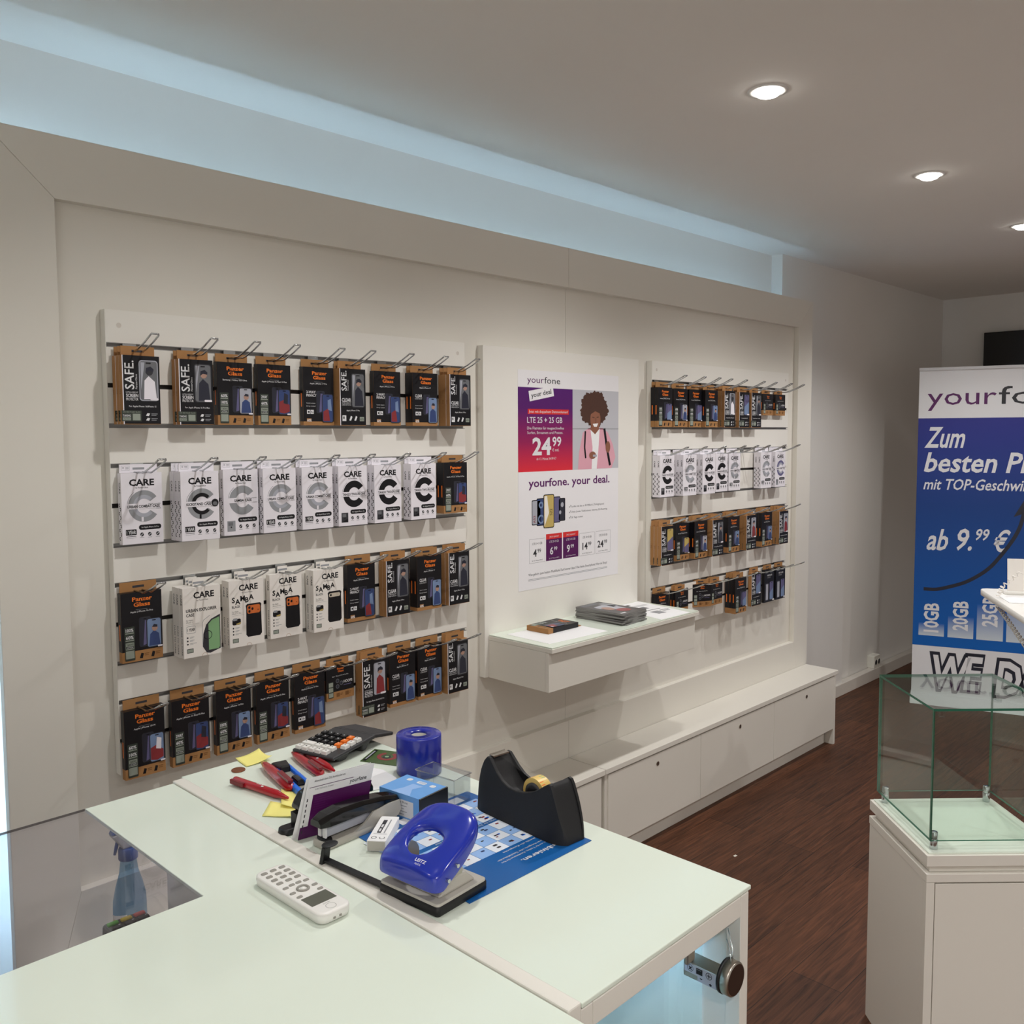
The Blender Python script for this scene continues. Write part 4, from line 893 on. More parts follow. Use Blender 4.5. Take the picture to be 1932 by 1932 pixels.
# cordless phone
t = thing('cordless_phone', 'white cordless phone with a dark screen lying face up on the front counter', 'telephone', (.6195, .990, Z), math.radians(1))
def rrect(x0, x1, y0, y1, r, n=5):
    pts = []
    for cx, cy, a0 in ((x1 - r, y0 + r, -90), (x1 - r, y1 - r, 0), (x0 + r, y1 - r, 90), (x0 + r, y0 + r, 180)):
        for k in range(n + 1):
            a = math.radians(a0 + 90 * k / n); pts.append((cx + r * math.cos(a), cy + r * math.sin(a)))
    return pts
def pill(mb, x0, x1, y0, y1, r, zs, m_, n=6):
    """zs: list of (height, inset)"""
    rings = [[(x, y, z) for x, y in rrect(x0 + i, x1 - i, y0 + i, y1 - i, max(r - i, .0008), n)] for z, i in zs]
    L = len(rings[0]); vs = [p for r_ in rings for p in r_]; fs = []
    for a in range(len(rings) - 1):
        for k in range(L):
            k2 = (k + 1) % L; fs.append((a * L + k, a * L + k2, (a + 1) * L + k2, (a + 1) * L + k))
    mb.add(vs, fs, m_, True); mb.add(rings[-1], [tuple(range(L))], m_); mb.add(rings[0], [tuple(range(L - 1, -1, -1))], m_)
mb = MB(); pill(mb, -.0245, .0245, -.079, .079, .013, [(.0, .004), (.0025, .001), (.0125, .0), (.0150, .0006)], 'white_plastic'); mb.build('housing', t)
mb = MB(); pill(mb, -.0242, .0242, -.0788, .0788, .013, [(.0152, .0002), (.0172, .0004), (.0186, .0022), (.019, .0045)], 'white_plastic')
f = F((.0245, -.079, .0190), (-1, 0, 0), (0, 1, 0))
mb.arc(f, .0245, .0135, .0062, .0068, 0, 360, 'key_grey', 1, 30); mb.T(f, 'speed', .0245, .024, .0026, 'key_grey', 1, al='c', width=.010)
mb.build('face_plate', t)
mb = MB(); mb.box(-.0185, .0185, -.052, -.027, .0190, .0195, 'screen'); mb.build('display', t)
kb = []
for r_ in range(4):
    for c in range(3): kb.append(((-.0135 + c * .0135), .029 + r_ * .0125, .0046, .0033))
for a, b in ((-.0155, -.020), (.0155, -.020), (-.0165, -.006), (.0165, -.006), (-.0155, .012), (.0155, .012), (-.005, .014), (.005, .014)): kb.append((a, b, .0042, .0028))
for a, b, c, d in kb:
    mb = MB(); pill(mb, a - c, a + c, b - d, b + d, .0022, [(.0188, 0), (.0202, .0004), (.0205, .001)], 'key_grey', 3); mb.build('key', t)
mb = MB(); mb.tube([(.0072 * math.cos(k * .3142), -.004 + .0072 * math.sin(k * .3142), .0198) for k in range(20)], .0018, 'key_grey', 6, True); mb.lathe([(.0001, .0215), (.003, .021), (.0035, .0185)], (0, -.004, 0), 'white_plastic', 16); mb.build('navigation_ring', t)
mb = MB(); mb.box(-.006, -.003, -.0795, -.0785, .006, .009, 'key_grey'); mb.box(.003, .006, -.0795, -.0785, .006, .009, 'key_grey'); mb.build('contact', t)
t.scale = (1, 1, .78)
# calculator
t = thing('desk_calculator', 'grey desk calculator with white, black and orange keys at the back of the counter', 'calculator', (.9035, 1.397, Z), math.radians(13.8))
# local: x from the near edge to the display end, y across
mb = MB()
lo = [(.004, -.048, .0), (.118, -.048, .0), (.118, .048, .0), (.004, .048, .0)]
mb.hexa([(.03, -.042, 0), (.046, -.042, 0), (.046, .042, 0), (.03, .042, 0)], [(.012, -.047, .012), (.05, -.047, .015), (.05, .047, .015), (.012, .047, .012)], 'dark_grey')
mb.hexa([(.09, -.042, 0), (.102, -.042, 0), (.102, .042, 0), (.09, .042, 0)], [(.085, -.047, .018), (.115, -.047, .022), (.115, .047, .022), (.085, .047, .018)], 'dark_grey')
mb.hexa([(0, -.051, .0115), (.120, -.051, .0185), (.120, .051, .0185), (0, .051, .0115)], [(0, -.051, .0175), (.120, -.051, .0265), (.120, .051, .0265), (0, .051, .0175)], 'dark_grey')
mb.build('case', t, bevel=.003)
mb = MB(); mb.hexa([(.113, -.049, .0200), (.176, -.049, .0085), (.176, .049, .0085), (.113, .049, .0200)], [(.114, -.049, .0270), (.178, -.049, .0150), (.178, .049, .0150), (.114, .049, .0270)], 'dark_grey'); mb.build('display_hood', t, bevel=.002)
mb = MB(); mb.hexa([(.122, -.040, .0252), (.168, -.040, .0166), (.168, .040, .0166), (.122, .040, .0252)], [(.122, -.040, .0258), (.168, -.040, .0172), (.168, .040, .0172), (.122, .040, .0258)], 'dark_grey'); mb.build('display', t)
for r_ in range(5):
    for c in range(6):
        x = .011 + r_ * .0172; y = .041 - c * .0160
        if r_ < 2: m_ = 'white_plastic'
        elif c < 4: m_ = 'black'
        elif c == 4: m_ = 'orange'
        else: m_ = 'white_plastic'
        if r_ == 0 and c == 5: continue
        if r_ == 1 and c == 5: continue
        y0, y1 = y - .0065, y + .0065
        if r_ == 1 and c == 0: y0 -= .016
        if r_ == 1 and c == 1: continue
        zt = .0178 + x * .075
        q = MB(); q.hexa([(x - .0068, y0, zt - .001), (x + .0068, y0, zt), (x + .0068, y1, zt), (x - .0068, y1, zt - .001)], [(x - .0056, y0 + .001, zt + .0052), (x + .0056, y0 + .001, zt + .0060), (x + .0056, y1 - .001, zt + .0060), (x - .0056, y1 - .001, zt + .0052)], m_)
        f = F((x + .003, y + .001, zt + .0060), (0, -1, 0), (-1, 0, -.07))
        s_ = [['0', '.', '%', '+/-', 'C'], ['=', '', '1', '2', '3'], ['4', '5', '6', 'x', '-'], ['7', '8', '9', '/', '+'], ['M', 'M', 'M', 'v', '+']]
        q.R(f, -.0005, .0012, .0022, .0036, 'ink' if m_ == 'white_plastic' else 'ink_white', 2)
        q.build('key', t, bevel=.0006)
# printed card with the red ring
def pr(mb, z):
    f = F((.9686, 1.3399, z), (.874, .485, 0), (.425, -.905, 0))
    mb.R(f, .003, .003, .062, .010, 'ink', 1); mb.R(f, .012, .0045, .055, .0075, 'pic_silver', 2)
    mb.arc(f, .036, .040, .012, .020, 20, 330, 'pic_red', 1, 24); mb.E(f, .034, .040, .008, .008, 'pic_dark', 2); mb.E(f, .034, .040, .004, .004, 'pic_green', 3)
sheet('printed_card', 'small green card with a red ring lying beside the calculator', 'card', [(.9686, 1.3399), (1.0257, 1.3716), (1.061, 1.296), (1.004, 1.264)], Z, .001, 'green_print', pr)
# blue roll
t = thing('tape_roll', 'upright roll of dark blue tape at the back of the counter', 'roll', (1.0115, 1.222, Z))
mb = MB(); mb.lathe([(.0185, .0), (.0392, .0), (.0402, .0015), (.0402, .0682), (.0392, .0695), (.0150, .0695), (.0145, .068), (.0145, .0)], (0, 0, 0), 'blue_roll', 56); mb.build('winding', t)
mb = MB(); mb.lathe([(.0143, .001), (.0143, .0660), (.0128, .0660), (.0128, .001)], (0, 0, 0), 'grey_plastic', 36); mb.build('core', t)
# blue card box
t = thing('card_box', 'small light-blue box with a white label behind the stapler', 'box', (.8595, 1.138, Z), math.radians(-83))
mb = MB(); W_, D_, H_ = .086, .0635, .0395
mb.box(0, W_, 0, D_, 0, H_, 'box_blue')
f = F((0, 0, H_), (1, 0, 0), (0, 0, -1))
mb.R(f, .008, .009, .074, .036, 'ink_white', 1); mb.T(f, 'Bestellen Sie Ihre', .012, .0145, .0036, 'ink_dark', 2, width=.05); 
for k in range(4): mb.R(f, .012, .018 + .0045 * k, .060 - .006 * (k % 2), .0192 + .0045 * k, 'ink_grey', 2)
f = F((0, D_, H_), (1, 0, 0), (0, -1, 0)); f = F((W_, 0, H_), (-1, 0, 0), (0, 1, 0)); 
for a in (.012, .032, .062): mb.RR(f, a, .046, a + (.010 if a != .032 else .018), .055, .003, 'ink_white', 1)
mb.T(f, 'GIGA', .034, .0535, .005, 'box_blue', 2, width=.013)
mb.P(f, [(.02, 0), (.035, .022), (.028, .04), (.05, .04), (.052, .02), (.06, 0)], 'tile_blue', 1)
mb.build('carton', t, bevel=.002)
mb = MB(); mb.box(W_ + .0002, W_ + .004, -.001, D_ + .001, .0, H_ + .0008, 'black'); mb.build('lid', t, bevel=.002)
# clear tray behind it
t = thing('clear_tray', 'clear plastic tray standing between the blue box and the blue leaflet', 'tray', (.9385, 1.141, Z), math.radians(-83))
mb = MB(); w1, d1, h1 = .082, .042, .045
mb.box(0, w1, 0, .0015, 0, h1, 'clear_plastic'); mb.box(0, w1, d1 - .0015, d1, 0, h1, 'clear_plastic'); mb.box(0, .0015, .0017, d1 - .0017, 0, h1, 'clear_plastic'); mb.box(w1 - .0015, w1, .0017, d1 - .0017, 0, h1, 'clear_plastic'); mb.box(.0017, w1 - .0017, .0017, d1 - .0017, 0, .0015, 'clear_plastic'); mb.build('body', t)
mb = MB(); mb.tube([(-.001, -.001, h1), (w1 + .001, -.001, h1), (w1 + .001, d1 + .001, h1), (-.001, d1 + .001, h1)], .0012, 'clear_plastic', 6, True); mb.build('rim', t)
# blue leaflet
def pr(mb, z):
    f = F((1.009, .823, z), (-1, -.008, 0), (.008, 1, 0)); f = F((1.009, .8235, z), (-1, 0, 0), (0, 1, 0))
    mb.T(f, '* kombinieren.', .012, .0335, .0082, 'ink_white', 1, bold=.02, width=.105)
    mb.T(f, '1 Karte zahlen, nur für 3 zahlen. Kombinieren Sie Ihre', .022, .0475, .0036, 'ink_white', 1, width=.120); mb.T(f, 'für abgelaufenen Kategorie oder Geschäftskunden', .022, .0550, .0036, 'ink_white', 1, width=.120)
    mb.T(f, 'Einfach jeweils alle Kategorien', .028, .0680, .0036, 'ink_white', 1, width=.09)
    for b0, rows in ((.074, 3), (.160, 3)):
        for r_ in range(rows):
            for c in range(8):
                x, y = .012 + c * .0285, b0 + r_ * .0255
                mb.R(f, x, y, x + .0278, y + .0248, 'tile_white' if (r_ + c) % 2 else 'tile_blue', 1)
                random.seed(r_ * 8 + c + int(b0 * 1000)); 
                for k in range(random.choice((1, 2, 4))):
                    a, b = x + random.uniform(.005, .017), y + random.uniform(.005, .016); ww = random.uniform(.004, .008); mb.RR(f, a, b, a + ww, b + ww * .55, .0012, random.choice(('ink_dark', 'ink_dark', 'pic_blue', 'pic_red', 'cutter_blue')), 2, 2)
    mb.T(f, 'Exklusive Geräte für Sie. Kombination finden Sie hier', .010, .1575, .0045, 'ink_white', 1, width=.16)
    mb.R(f, .03, .243, .16, .262, 'ink_white', 1)
sheet('leaflet', 'large blue leaflet with rows of product tiles under the hole punch', 'leaflet', [(.7615, .8225), (1.010, .8245), (1.0087, 1.0925), (.7787, 1.0925)], Z, .0008, 'blue_leaflet', pr)
# tape dispenser
ZL = Z + .0009
t = thing('tape_dispenser', 'heavy black desktop tape dispenser with a roll of tape, on the blue leaflet', 'tape dispenser', (.994, .934, ZL), math.radians(-3.2))
# local: y runs along its length (+y = blade end), x across
def fixn(o):
    bm = bmesh.new(); bm.from_mesh(o.data); bmesh.ops.remove_doubles(bm, verts=bm.verts, dist=1e-5); bmesh.ops.recalc_face_normals(bm, faces=bm.faces); bm.to_mesh(o.data); bm.free()
def interp(P, y):
    for (a, za), (b, zb_) in zip(P, P[1:]):
        if a <= y <= b: return za + (zb_ - za) * (y - a) / (b - a)
    return P[0][1] if y < P[0][0] else P[-1][1]
top_ = [(-.098, .004), (-.094, .018), (-.083, .050), (-.073, .076), (-.069, .0830), (-.064, .0840), (-.056, .0790), (-.044, .0705), (-.030, .0630), (-.012, .0570), (.006, .0545), (.022, .0560), (.036, .0610), (.050, .0715), (.062, .0840), (.067, .0890), (.074, .0892), (.080, .0830), (.087, .069), (.095, .043), (.101, .016), (.103, .004)]
flo_ = [(-.098, .003), (-.070, .079), (-.064, .083), (-.0605, .074), (-.054, .060), (-.052, .014), (.006, .014), (.010, .034), (.034, .044), (.050, .060), (.064, .0815), (.069, .0865), (.074, .0875), (.080, .0815), (.103, .003)]
ys = sorted(set([-.098 + k * .201 / 80 for k in range(81)] + [-.0605, -.054, -.052, .006, .010, .067, .074, -.064, -.069]))
vs = []; fs = []
for y in ys:
    e = 1.0
    if y < -.060: e = max(0, 1 - ((-.060 - y) / .040) ** 2.4) ** .5
    if y > .070: e = max(0, 1 - ((y - .070) / .0345) ** 2.6) ** .5
    zt = interp(top_, y); zf = min(interp(flo_, y), zt - .0006)
    W = lambda z: (.0315 - .0085 * z / .10) * (.30 + .70 * e)
    th = .0055 * (.3 + .7 * e)
    vs += [(-W(0), y, 0), (-W(zt * .5), y, zt * .5), (-W(zt) , y, zt - .0012), (-W(zt) + .0012, y, zt), (-W(zt) + th, y, zt), (-W(zf) + th + .0005, y, zf), (W(zf) - th - .0005, y, zf), (W(zt) - th, y, zt), (W(zt) - .0012, y, zt), (W(zt), y, zt - .0012), (W(zt * .5), y, zt * .5), (W(0), y, 0)]
n = 12
for i in range(len(ys) - 1):
    for k in range(n): k2 = (k + 1) % n; fs.append((i * n + k, i * n + k2, (i + 1) * n + k2, (i + 1) * n + k))
fs += [tuple(range(n)), tuple(range((len(ys) - 1) * n + n - 1, (len(ys) - 1) * n - 1, -1))]
mb = MB(); mb.add(vs, fs, 'black_matte', True); o = mb.build('body', t); fixn(o)
es = o.modifiers.new('e', 'EDGE_SPLIT'); es.split_angle = math.radians(38)
mb = MB(); mb.box(-.0165, .0165, .066, .0755, .0878, .0902, 'steel')
for k in range(14): mb.hexa([(-.0165 + k * .00236, .0757, .0882), (-.0165 + k * .00236 + .0022, .0757, .0882), (-.0165 + k * .00236 + .0022, .0765, .0895), (-.0165 + k * .00236, .0765, .0895)], [(-.0165 + k * .00236 + .001, .0757, .092), (-.0165 + k * .00236 + .0012, .0757, .092), (-.0165 + k * .00236 + .0012, .0762, .092), (-.0165 + k * .00236 + .001, .0762, .092)], 'steel')
mb.build('blade', t)
t2 = thing('adhesive_tape_roll', 'roll of clear tape with yellow and orange print, in the black dispenser', 'tape roll', (.994 - .0012, .934 - .0185, ZL + .0530), math.radians(-3.2))
mb = MB(); mb.lathe([(.0165, -.0095), (.0165, .0095), (.0235, .0095), (.0235, -.0095), (.0165, -.0095)], (0, 0, 0), 'tape_yellow', 40, 'x', smooth=False)
mb.build('winding', t2)
for k in range(9):
    a = k * 2 * math.pi / 9
    q = MB(); 
    for s_ in (-1, 1):
        pass
mb = MB()
for k in range(12):
    a0 = k * 2 * math.pi / 12; a1 = a0 + .28
    for x0_, x1_, m_ in ((-.0085, -.001, 'orange'), (.0005, .0085, 'pic_red' if k % 3 else 'pic_green')):
        if (k % 2 == 0) == (m_ == 'orange'):
            mb.add([(x0_, .0236 * math.cos(a0), .0236 * math.sin(a0)), (x1_, .0236 * math.cos(a0), .0236 * math.sin(a0)), (x1_, .0236 * math.cos(a1), .0236 * math.sin(a1)), (x0_, .0236 * math.cos(a1), .0236 * math.sin(a1))], [(0, 1, 2, 3)], m_)
mb.build('printed_band', t2)
mb = MB(); mb.lathe([(.0115, -.012), (.0163, -.012), (.0163, .012), (.0115, .012), (.0115, -.012)], (0, 0, 0), 'dark_grey', 30, 'x'); mb.build('core', t2)
mb = MB(); mb.add([(-.009, .010, .0215), (.009, .010, .0215), (.009, .082, .0395), (-.009, .082, .0395)], [(0, 1, 2, 3)], 'tape_clear'); mb.build('tape_strand', t2)
# hole punch
t = thing('hole_punch', 'blue two-hole punch with an oval opening at the front right of the counter', 'hole punch', (.7525, .883, Z), math.radians(5.2))
# local: x = depth (away from the near-left edge), y = width
mb = MB(); pill(mb, -.0480, .0480, -.0545, .0545, .006, [(0, .0012), (.002, 0), (.011, .0), (.0125, .0012)], 'black'); mb.build('base', t)
mb = MB(); pill(mb, -.0467, .0467, -.0532, .0532, .0055, [(.0126, 0), (.0148, .0), (.0156, .0012)], 'grey_plastic'); mb.build('base_cover', t)
mb = MB(); mb.hexa([(-.034, -.044, .0155), (.036, -.044, .0155), (.036, .044, .0155), (-.034, .044, .0155)], [(-.018, -.040, .034), (.020, -.040, .031), (.020, .040, .031), (-.018, .040, .034)], 'grey_plastic'); mb.build('die_block', t, bevel=.003)
for y in (-.034, .034):
    mb = MB(); mb.lathe([(.004, .030), (.004, .052)], (-.018, y, 0), 'steel', 14); mb.build('punch_pin', t)
mb = MB()
for y in (-.0395, .0395): mb.add([(-.006 + .0205 * math.cos(k * .2618), y, .0365 + .0205 * math.sin(k * .2618)) for k in range(24)], [tuple(range(24))], 'steel')
o = mb.build('hinge_bracket', t); sd = o.modifiers.new('s', 'SOLIDIFY'); sd.thickness = .0025
# lever: a pressed shell with an oval window; a ring of cross-sections from the window outwards
NA = 72
def outer_xy(a):
    c, s_ = math.cos(a), math.sin(a)
    e = 9.0 if c < 0 else 3.3
    r = (abs(c) ** e + abs(s_) ** e) ** (-1 / e)
    x = r * c; y = r * s_
    yy = .0015 + .0555 * y * (1 - .08 * max(0, x))
    return -.050 + (x + 1) * .0518, yy
def hole_xy(a):
    x, y = math.cos(a), math.sin(a)
    return -.0110 + .0205 * x, .004 + .0255 * y * (1 + .16 * x)
def ztop(x, y):
    u = max(0, min(1.1, (x + .043) / .099))
    return .055 + .053 * (u ** .85) - .010 * (abs(y) / .05) ** 2 * (.35 + .65 * u) - .020 * max(0, u - .80) ** 1.5 * 4
def zbot(x):
    u = max(0, min(1.1, (x + .043) / .099))
    return .0295 + .060 * u ** 1.25 if u > .12 else .0295
rings = []
R_ = []
for k in range(NA):
    a = 2 * math.pi * k / NA
    hx, hy = hole_xy(a); ox, oy = outer_xy(a)
    col = []
    dx, dy = ox - hx, oy - hy
    col.append((hx - dx * .02, hy - dy * .02, ztop(hx, hy) - .011)); col.append((hx, hy, ztop(hx, hy) - .004))
    for s_ in (.06, .18, .38, .60, .80, .93):
        x, y = hx + dx * s_, hy + dy * s_
        z = ztop(x, y) - (.002 if s_ == .06 else 0) - (.0016 if s_ == .93 else 0)
        # thumb dish on the far part
        dd = ((x - .034) / .014) ** 2 + ((y - .002) / .022) ** 2
        z -= .0035 * math.exp(-dd * 1.2)
        col.append((x, y, z))
    zt = ztop(ox, oy)
    col.append((ox, oy, zt - .006))
    zb = min(zbot(ox), zt - .012)
    col.append((ox * 1.0 + math.cos(a) * .0006, oy * 1.006, (zt - .006) * .5 + zb * .5)); col.append((ox + math.cos(a) * .0008, oy * 1.01, zb))
    R_.append(col)
L = len(R_[0]); vs = [p for c in R_ for p in c]; fs = []
for k in range(NA):
    k2 = (k + 1) % NA
    for j in range(L - 1): fs.append((k * L + j, k * L + j + 1, k2 * L + j + 1, k2 * L + j))
mb = MB(); mb.add(vs, fs, 'blue_plastic', True); o = mb.build('lever', t); fixn(o)
sd = o.modifiers.new('s', 'SOLIDIFY'); sd.thickness = .0016; sd.offset = -1
sb = o.modifiers.new('sub', 'SUBSURF'); sb.levels = 1; sb.render_levels = 2
for x, z in ((-.031, .043), (-.014, .056)):
    mb = MB(); mb.lathe([(.0026, -.0585), (.0026, -.0500)], (x, 0, z), 'chrome', 14, 'y'); mb.build('rivet', t)
mb = MB(); f = F((-.0410, -.010, .0618), (0, -1, 0), (-1, 0, -.60)); mb.T(f, 'LEITZ', .002, .004, .0042, 'ink_white', 12, bold=.02, width=.018); mb.T(f, 'NeXXt', .005, .0085, .0026, 'ink_white', 12, width=.010); mb.build('printed_logo', t)
mb = MB(); mb.box(-.046, -.036, .053, .176, .0045, .0075, 'black'); mb.build('paper_guide', t)
mb = MB(); mb.lathe([(.0001, .0268), (.0125, .0262), (.0130, .0245), (.0001, .0245)], (-.033, .170, 0), 'black', 24, sx=1.0, sy=.75); mb.hexa([(-.050, .168, 0), (-.036, .168, 0), (-.036, .174, 0), (-.050, .174, 0)], [(-.046, .164, .0245), (-.036, .164, .0245), (-.036, .172, .0245), (-.046, .172, .0245)], 'black'); mb.build('guide_stop', t, bevel=.001)
# stapler
t = thing('stapler', 'black and grey stapler standing in front of the purple leaflet', 'stapler', (.7215, 1.0965, Z), math.radians(4))
mb = MB(); pill(mb, -.006, .138, -.0185, .0185, .010, [(0, .001), (.002, 0), (.009, .001), (.0105, .0025)], 'grey_plastic'); mb.build('base', t)
for s_ in (-1, 1):
    mb = MB(); P_ = [(.050, .010), (.135, .008), (.142, .016), (.139, .0315), (.118, .0325), (.086, .0295), (.070, .018)]
    a = [(x, s_ * .0175, z) for x, z in P_]; b = [(x, s_ * .0135, z) for x, z in P_]; n = len(P_)
    mb.add(a + b, [tuple(range(n)), tuple(range(2 * n - 1, n - 1, -1))] + [(i, n + i, n + (i + 1) % n, (i + 1) % n) for i in range(n)], 'grey_plastic'); o = mb.build('side_cheek', t); fixn(o)
mb = MB(); mb.hexa([(.004, -.0085, .016), (.100, -.0085, .015), (.100, .0085, .015), (.004, .0085, .016)], [(.004, -.0085, .0325), (.100, -.0085, .0315), (.100, .0085, .0315), (.004, .0085, .0325)], 'pic_silver'); mb.box(.001, .0038, -.0088, -.002, .0145, .0325, 'ink_white'); mb.box(.001, .0038, .002, .0088, .0145, .0325, 'ink_white'); mb.build('magazine_rail', t)
mb = MB(); top = [(-.010, .033, .044), (.005, .032, .049), (.03, .0315, .0515), (.07, .031, .0500), (.11, .030, .0445), (.140, .031, .0375)]
vs = []; fs = []
for x, z0_, z1_ in top:
    w_ = .0155 if x > -.005 else .012
    vs += [(x, -w_, z0_), (x, -w_, z1_ - .005), (x, -w_ + .005, z1_), (x, w_ - .005, z1_), (x, w_, z1_ - .005), (x, w_, z0_)]
for i in range(len(top) - 1):
    for k in range(6): k2 = (k + 1) % 6; fs.append((i * 6 + k, i * 6 + k2, (i + 1) * 6 + k2, (i + 1) * 6 + k))
fs += [tuple(range(6)), tuple(range((len(top) - 1) * 6 + 5, (len(top) - 1) * 6 - 1, -1))]
mb.add(vs, fs, 'black_gloss'); o = mb.build('handle', t); fixn(o); b_ = o.modifiers.new('b', 'BEVEL'); b_.width = .002; b_.segments = 3
mb = MB(); mb.lathe([(.0001, .0128), (.0105, .0126), (.0108, .0108)], (.006, 0, 0), 'black', 24, sx=.8, sy=1.35); mb.build('anvil', t)
# purple leaflet, folded once, standing between the stapler and the tool behind it
def leaf(y_off, c, flip, name):
    pass
bl, br, tr_, tl = Vector((.709, 1.140, Z)), Vector((.8140, 1.1245, Z)), Vector((.8345, 1.1165, Z + .090)), Vector((.7285, 1.1372, Z + .088))
t = thing('leaflet', 'purple and white folded leaflet standing upright behind the stapler', 'leaflet', (0, 0, 0))
u = (br - bl); h_ = (tl - bl); n_ = u.cross(h_).normalized()
mb = MB(); th = .0006
mb.hexa([bl, br, br - n_ * th, bl - n_ * th], [tl, tr_, tr_ - n_ * th, tl - n_ * th], 'paper')
f = F(tl, (tr_ - tl), (bl - tl)); f.w = (bl - tl).normalized(); f.u = (tr_ - tl).normalized(); f.n = f.w.cross(f.u).normalized()
if f.n.y > 0: f.n = -f.n
Wd = (tr_ - tl).length; Hd = (tl - bl).length
def LR(x0, y0, x1, y1, m_, l=1): mb.add([f.p(x0, y1, l), f.p(x1, y1, l), f.p(x1, y0, l), f.p(x0, y0, l)], [(0, 1, 2, 3)], m_)
LR(.012, .026, Wd, Hd, 'purple'); LR(0, Hd * .80, .013, Hd, 'purple'); mb.T(f, 'Abwechseln einen DSL Anschluss bei uns', .010, .0065, .0032, 'ink_dark', 2, width=.05); LR(.004, .0135, .075, .0143, 'purple', 2); mb.T(f, 'yourfone', .070, .0215, .0062, 'txt_dark', 2, bold=.01, width=.028)
mb.T(f, 'Surfen, Telefonieren, Streamen', .013, .019, .0026, 'ink_grey', 2, width=.03)
for k in range(6): LR(.016, .030 + .0036 * k, .034 + .006 * ((k * 7) % 3), .0314 + .0036 * k, 'purple_txt', 2)
for k in range(7): LR(.003, .030 + .0078 * k, .0046, .0345 + .0078 * k, 'ink_dark', 2)
LR(.030, .060, .056, .078, 'paper', 2)
mb.build('front_leaf', t)
mb = MB(); o_ = Vector((-.006, .007, 0)); k_ = Vector((-.006, .012, 0))
mb.hexa([bl + o_, br + o_, br + o_ - n_ * th, bl + o_ - n_ * th], [tl + k_ * .3, tr_ + Vector((-.004, .004, .001)), tr_ + Vector((-.004, .004, .001)) - n_ * th, tl + k_ * .3 - n_ * th], 'paper'); mb.build('rear_leaf', t)
# glossy black stapler behind it
t = thing('stapler', 'glossy black stapler almost hidden behind the purple leaflet', 'stapler', (.712, 1.1745, Z), math.radians(-2))
mb = MB(); pill(mb, -.012, .150, -.013, .013, .011, [(0, .001), (.002, 0), (.008, .001), (.009, .003)], 'black'); mb.build('base', t)
mb = MB(); top = [(.016, .030, .040), (.026, .028, .056), (.045, .028, .0625), (.09, .028, .056), (.150, .026, .040)]; vs = []; fs = []
for x, z0_, z1_ in top:
    w_ = .014; vs += [(x, -w_, z0_), (x, -w_, z1_ - .006), (x, -w_ + .006, z1_), (x, w_ - .006, z1_), (x, w_, z1_ - .006), (x, w_, z0_)]
for i in range(len(top) - 1):
    for k in range(6): k2 = (k + 1) % 6; fs.append((i * 6 + k, i * 6 + k2, (i + 1) * 6 + k2, (i + 1) * 6 + k))
fs += [tuple(range(6)), tuple(range((len(top) - 1) * 6 + 5, (len(top) - 1) * 6 - 1, -1))]
mb.add(vs, fs, 'black_gloss'); o = mb.build('handle', t); fixn(o); b_ = o.modifiers.new('b', 'BEVEL'); b_.width = .003; b_.segments = 3
boxo('magazine_rail', (.012, .145, -.008, .008, .0095, .0275), 'black', t)
# staple carton
t = tag(None or bpy.data.objects.new('staple_box', None), 'small white staple box between the stapler and the hole punch', 'box'); COL.objects.link(t); t.location = (.800, 1.051, ZL); t.rotation_euler = (0, 0, math.radians(38))
mb = MB(); mb.box(-.042, .042, -.014, .014, 0, .016, 'paper'); f = F((-.042, .014, .016), (1, 0, 0), (0, -1, 0)); mb.arc(f, .010, .008, .003, .0042, 0, 360, 'ink_midgrey', 1, 14); mb.arc(f, .010, .020, .003, .0042, 40, 300, 'ink_midgrey', 1, 14); mb.R(f, .026, .008, .070, .014, 'ink_dark', 1); mb.R(f, .030, .0095, .040, .0125, 'ink_white', 2); mb.R(f, .044, .0095, .054, .0125, 'ink_white', 2); mb.R(f, .022, .004, .023, .024, 'ink_grey', 1); mb.R(f, .026, .018, .072, .020, 'ink_grey', 1)
mb.build('sleeve', t, bevel=.0008)
boxo('inner_tray', (-.0425, .0425, -.0128, .0128, .0012, .0148), 'grey_plastic', t)
# white card
sheet('white_card', 'blank white card between the purple leaflet and the blue roll', 'card', [(.890, 1.215), (.962, 1.300), (.9705, 1.274), (.963, 1.226), (.940, 1.196)], Z + .0002, .001, 'paper')
# coin
t = MB(); t.lathe([(.0001, .0), (.0118, .0), (.0122, .0006), (.0122, .0014), (.0118, .0019), (.0100, .0017), (.0001, .0017)], (0, 0, 0), 'copper', 36); tag(t.build('coin', None, (.7905, 1.462, Z)), 'copper coin beside the yellow note at the far left of the counter', 'coin')
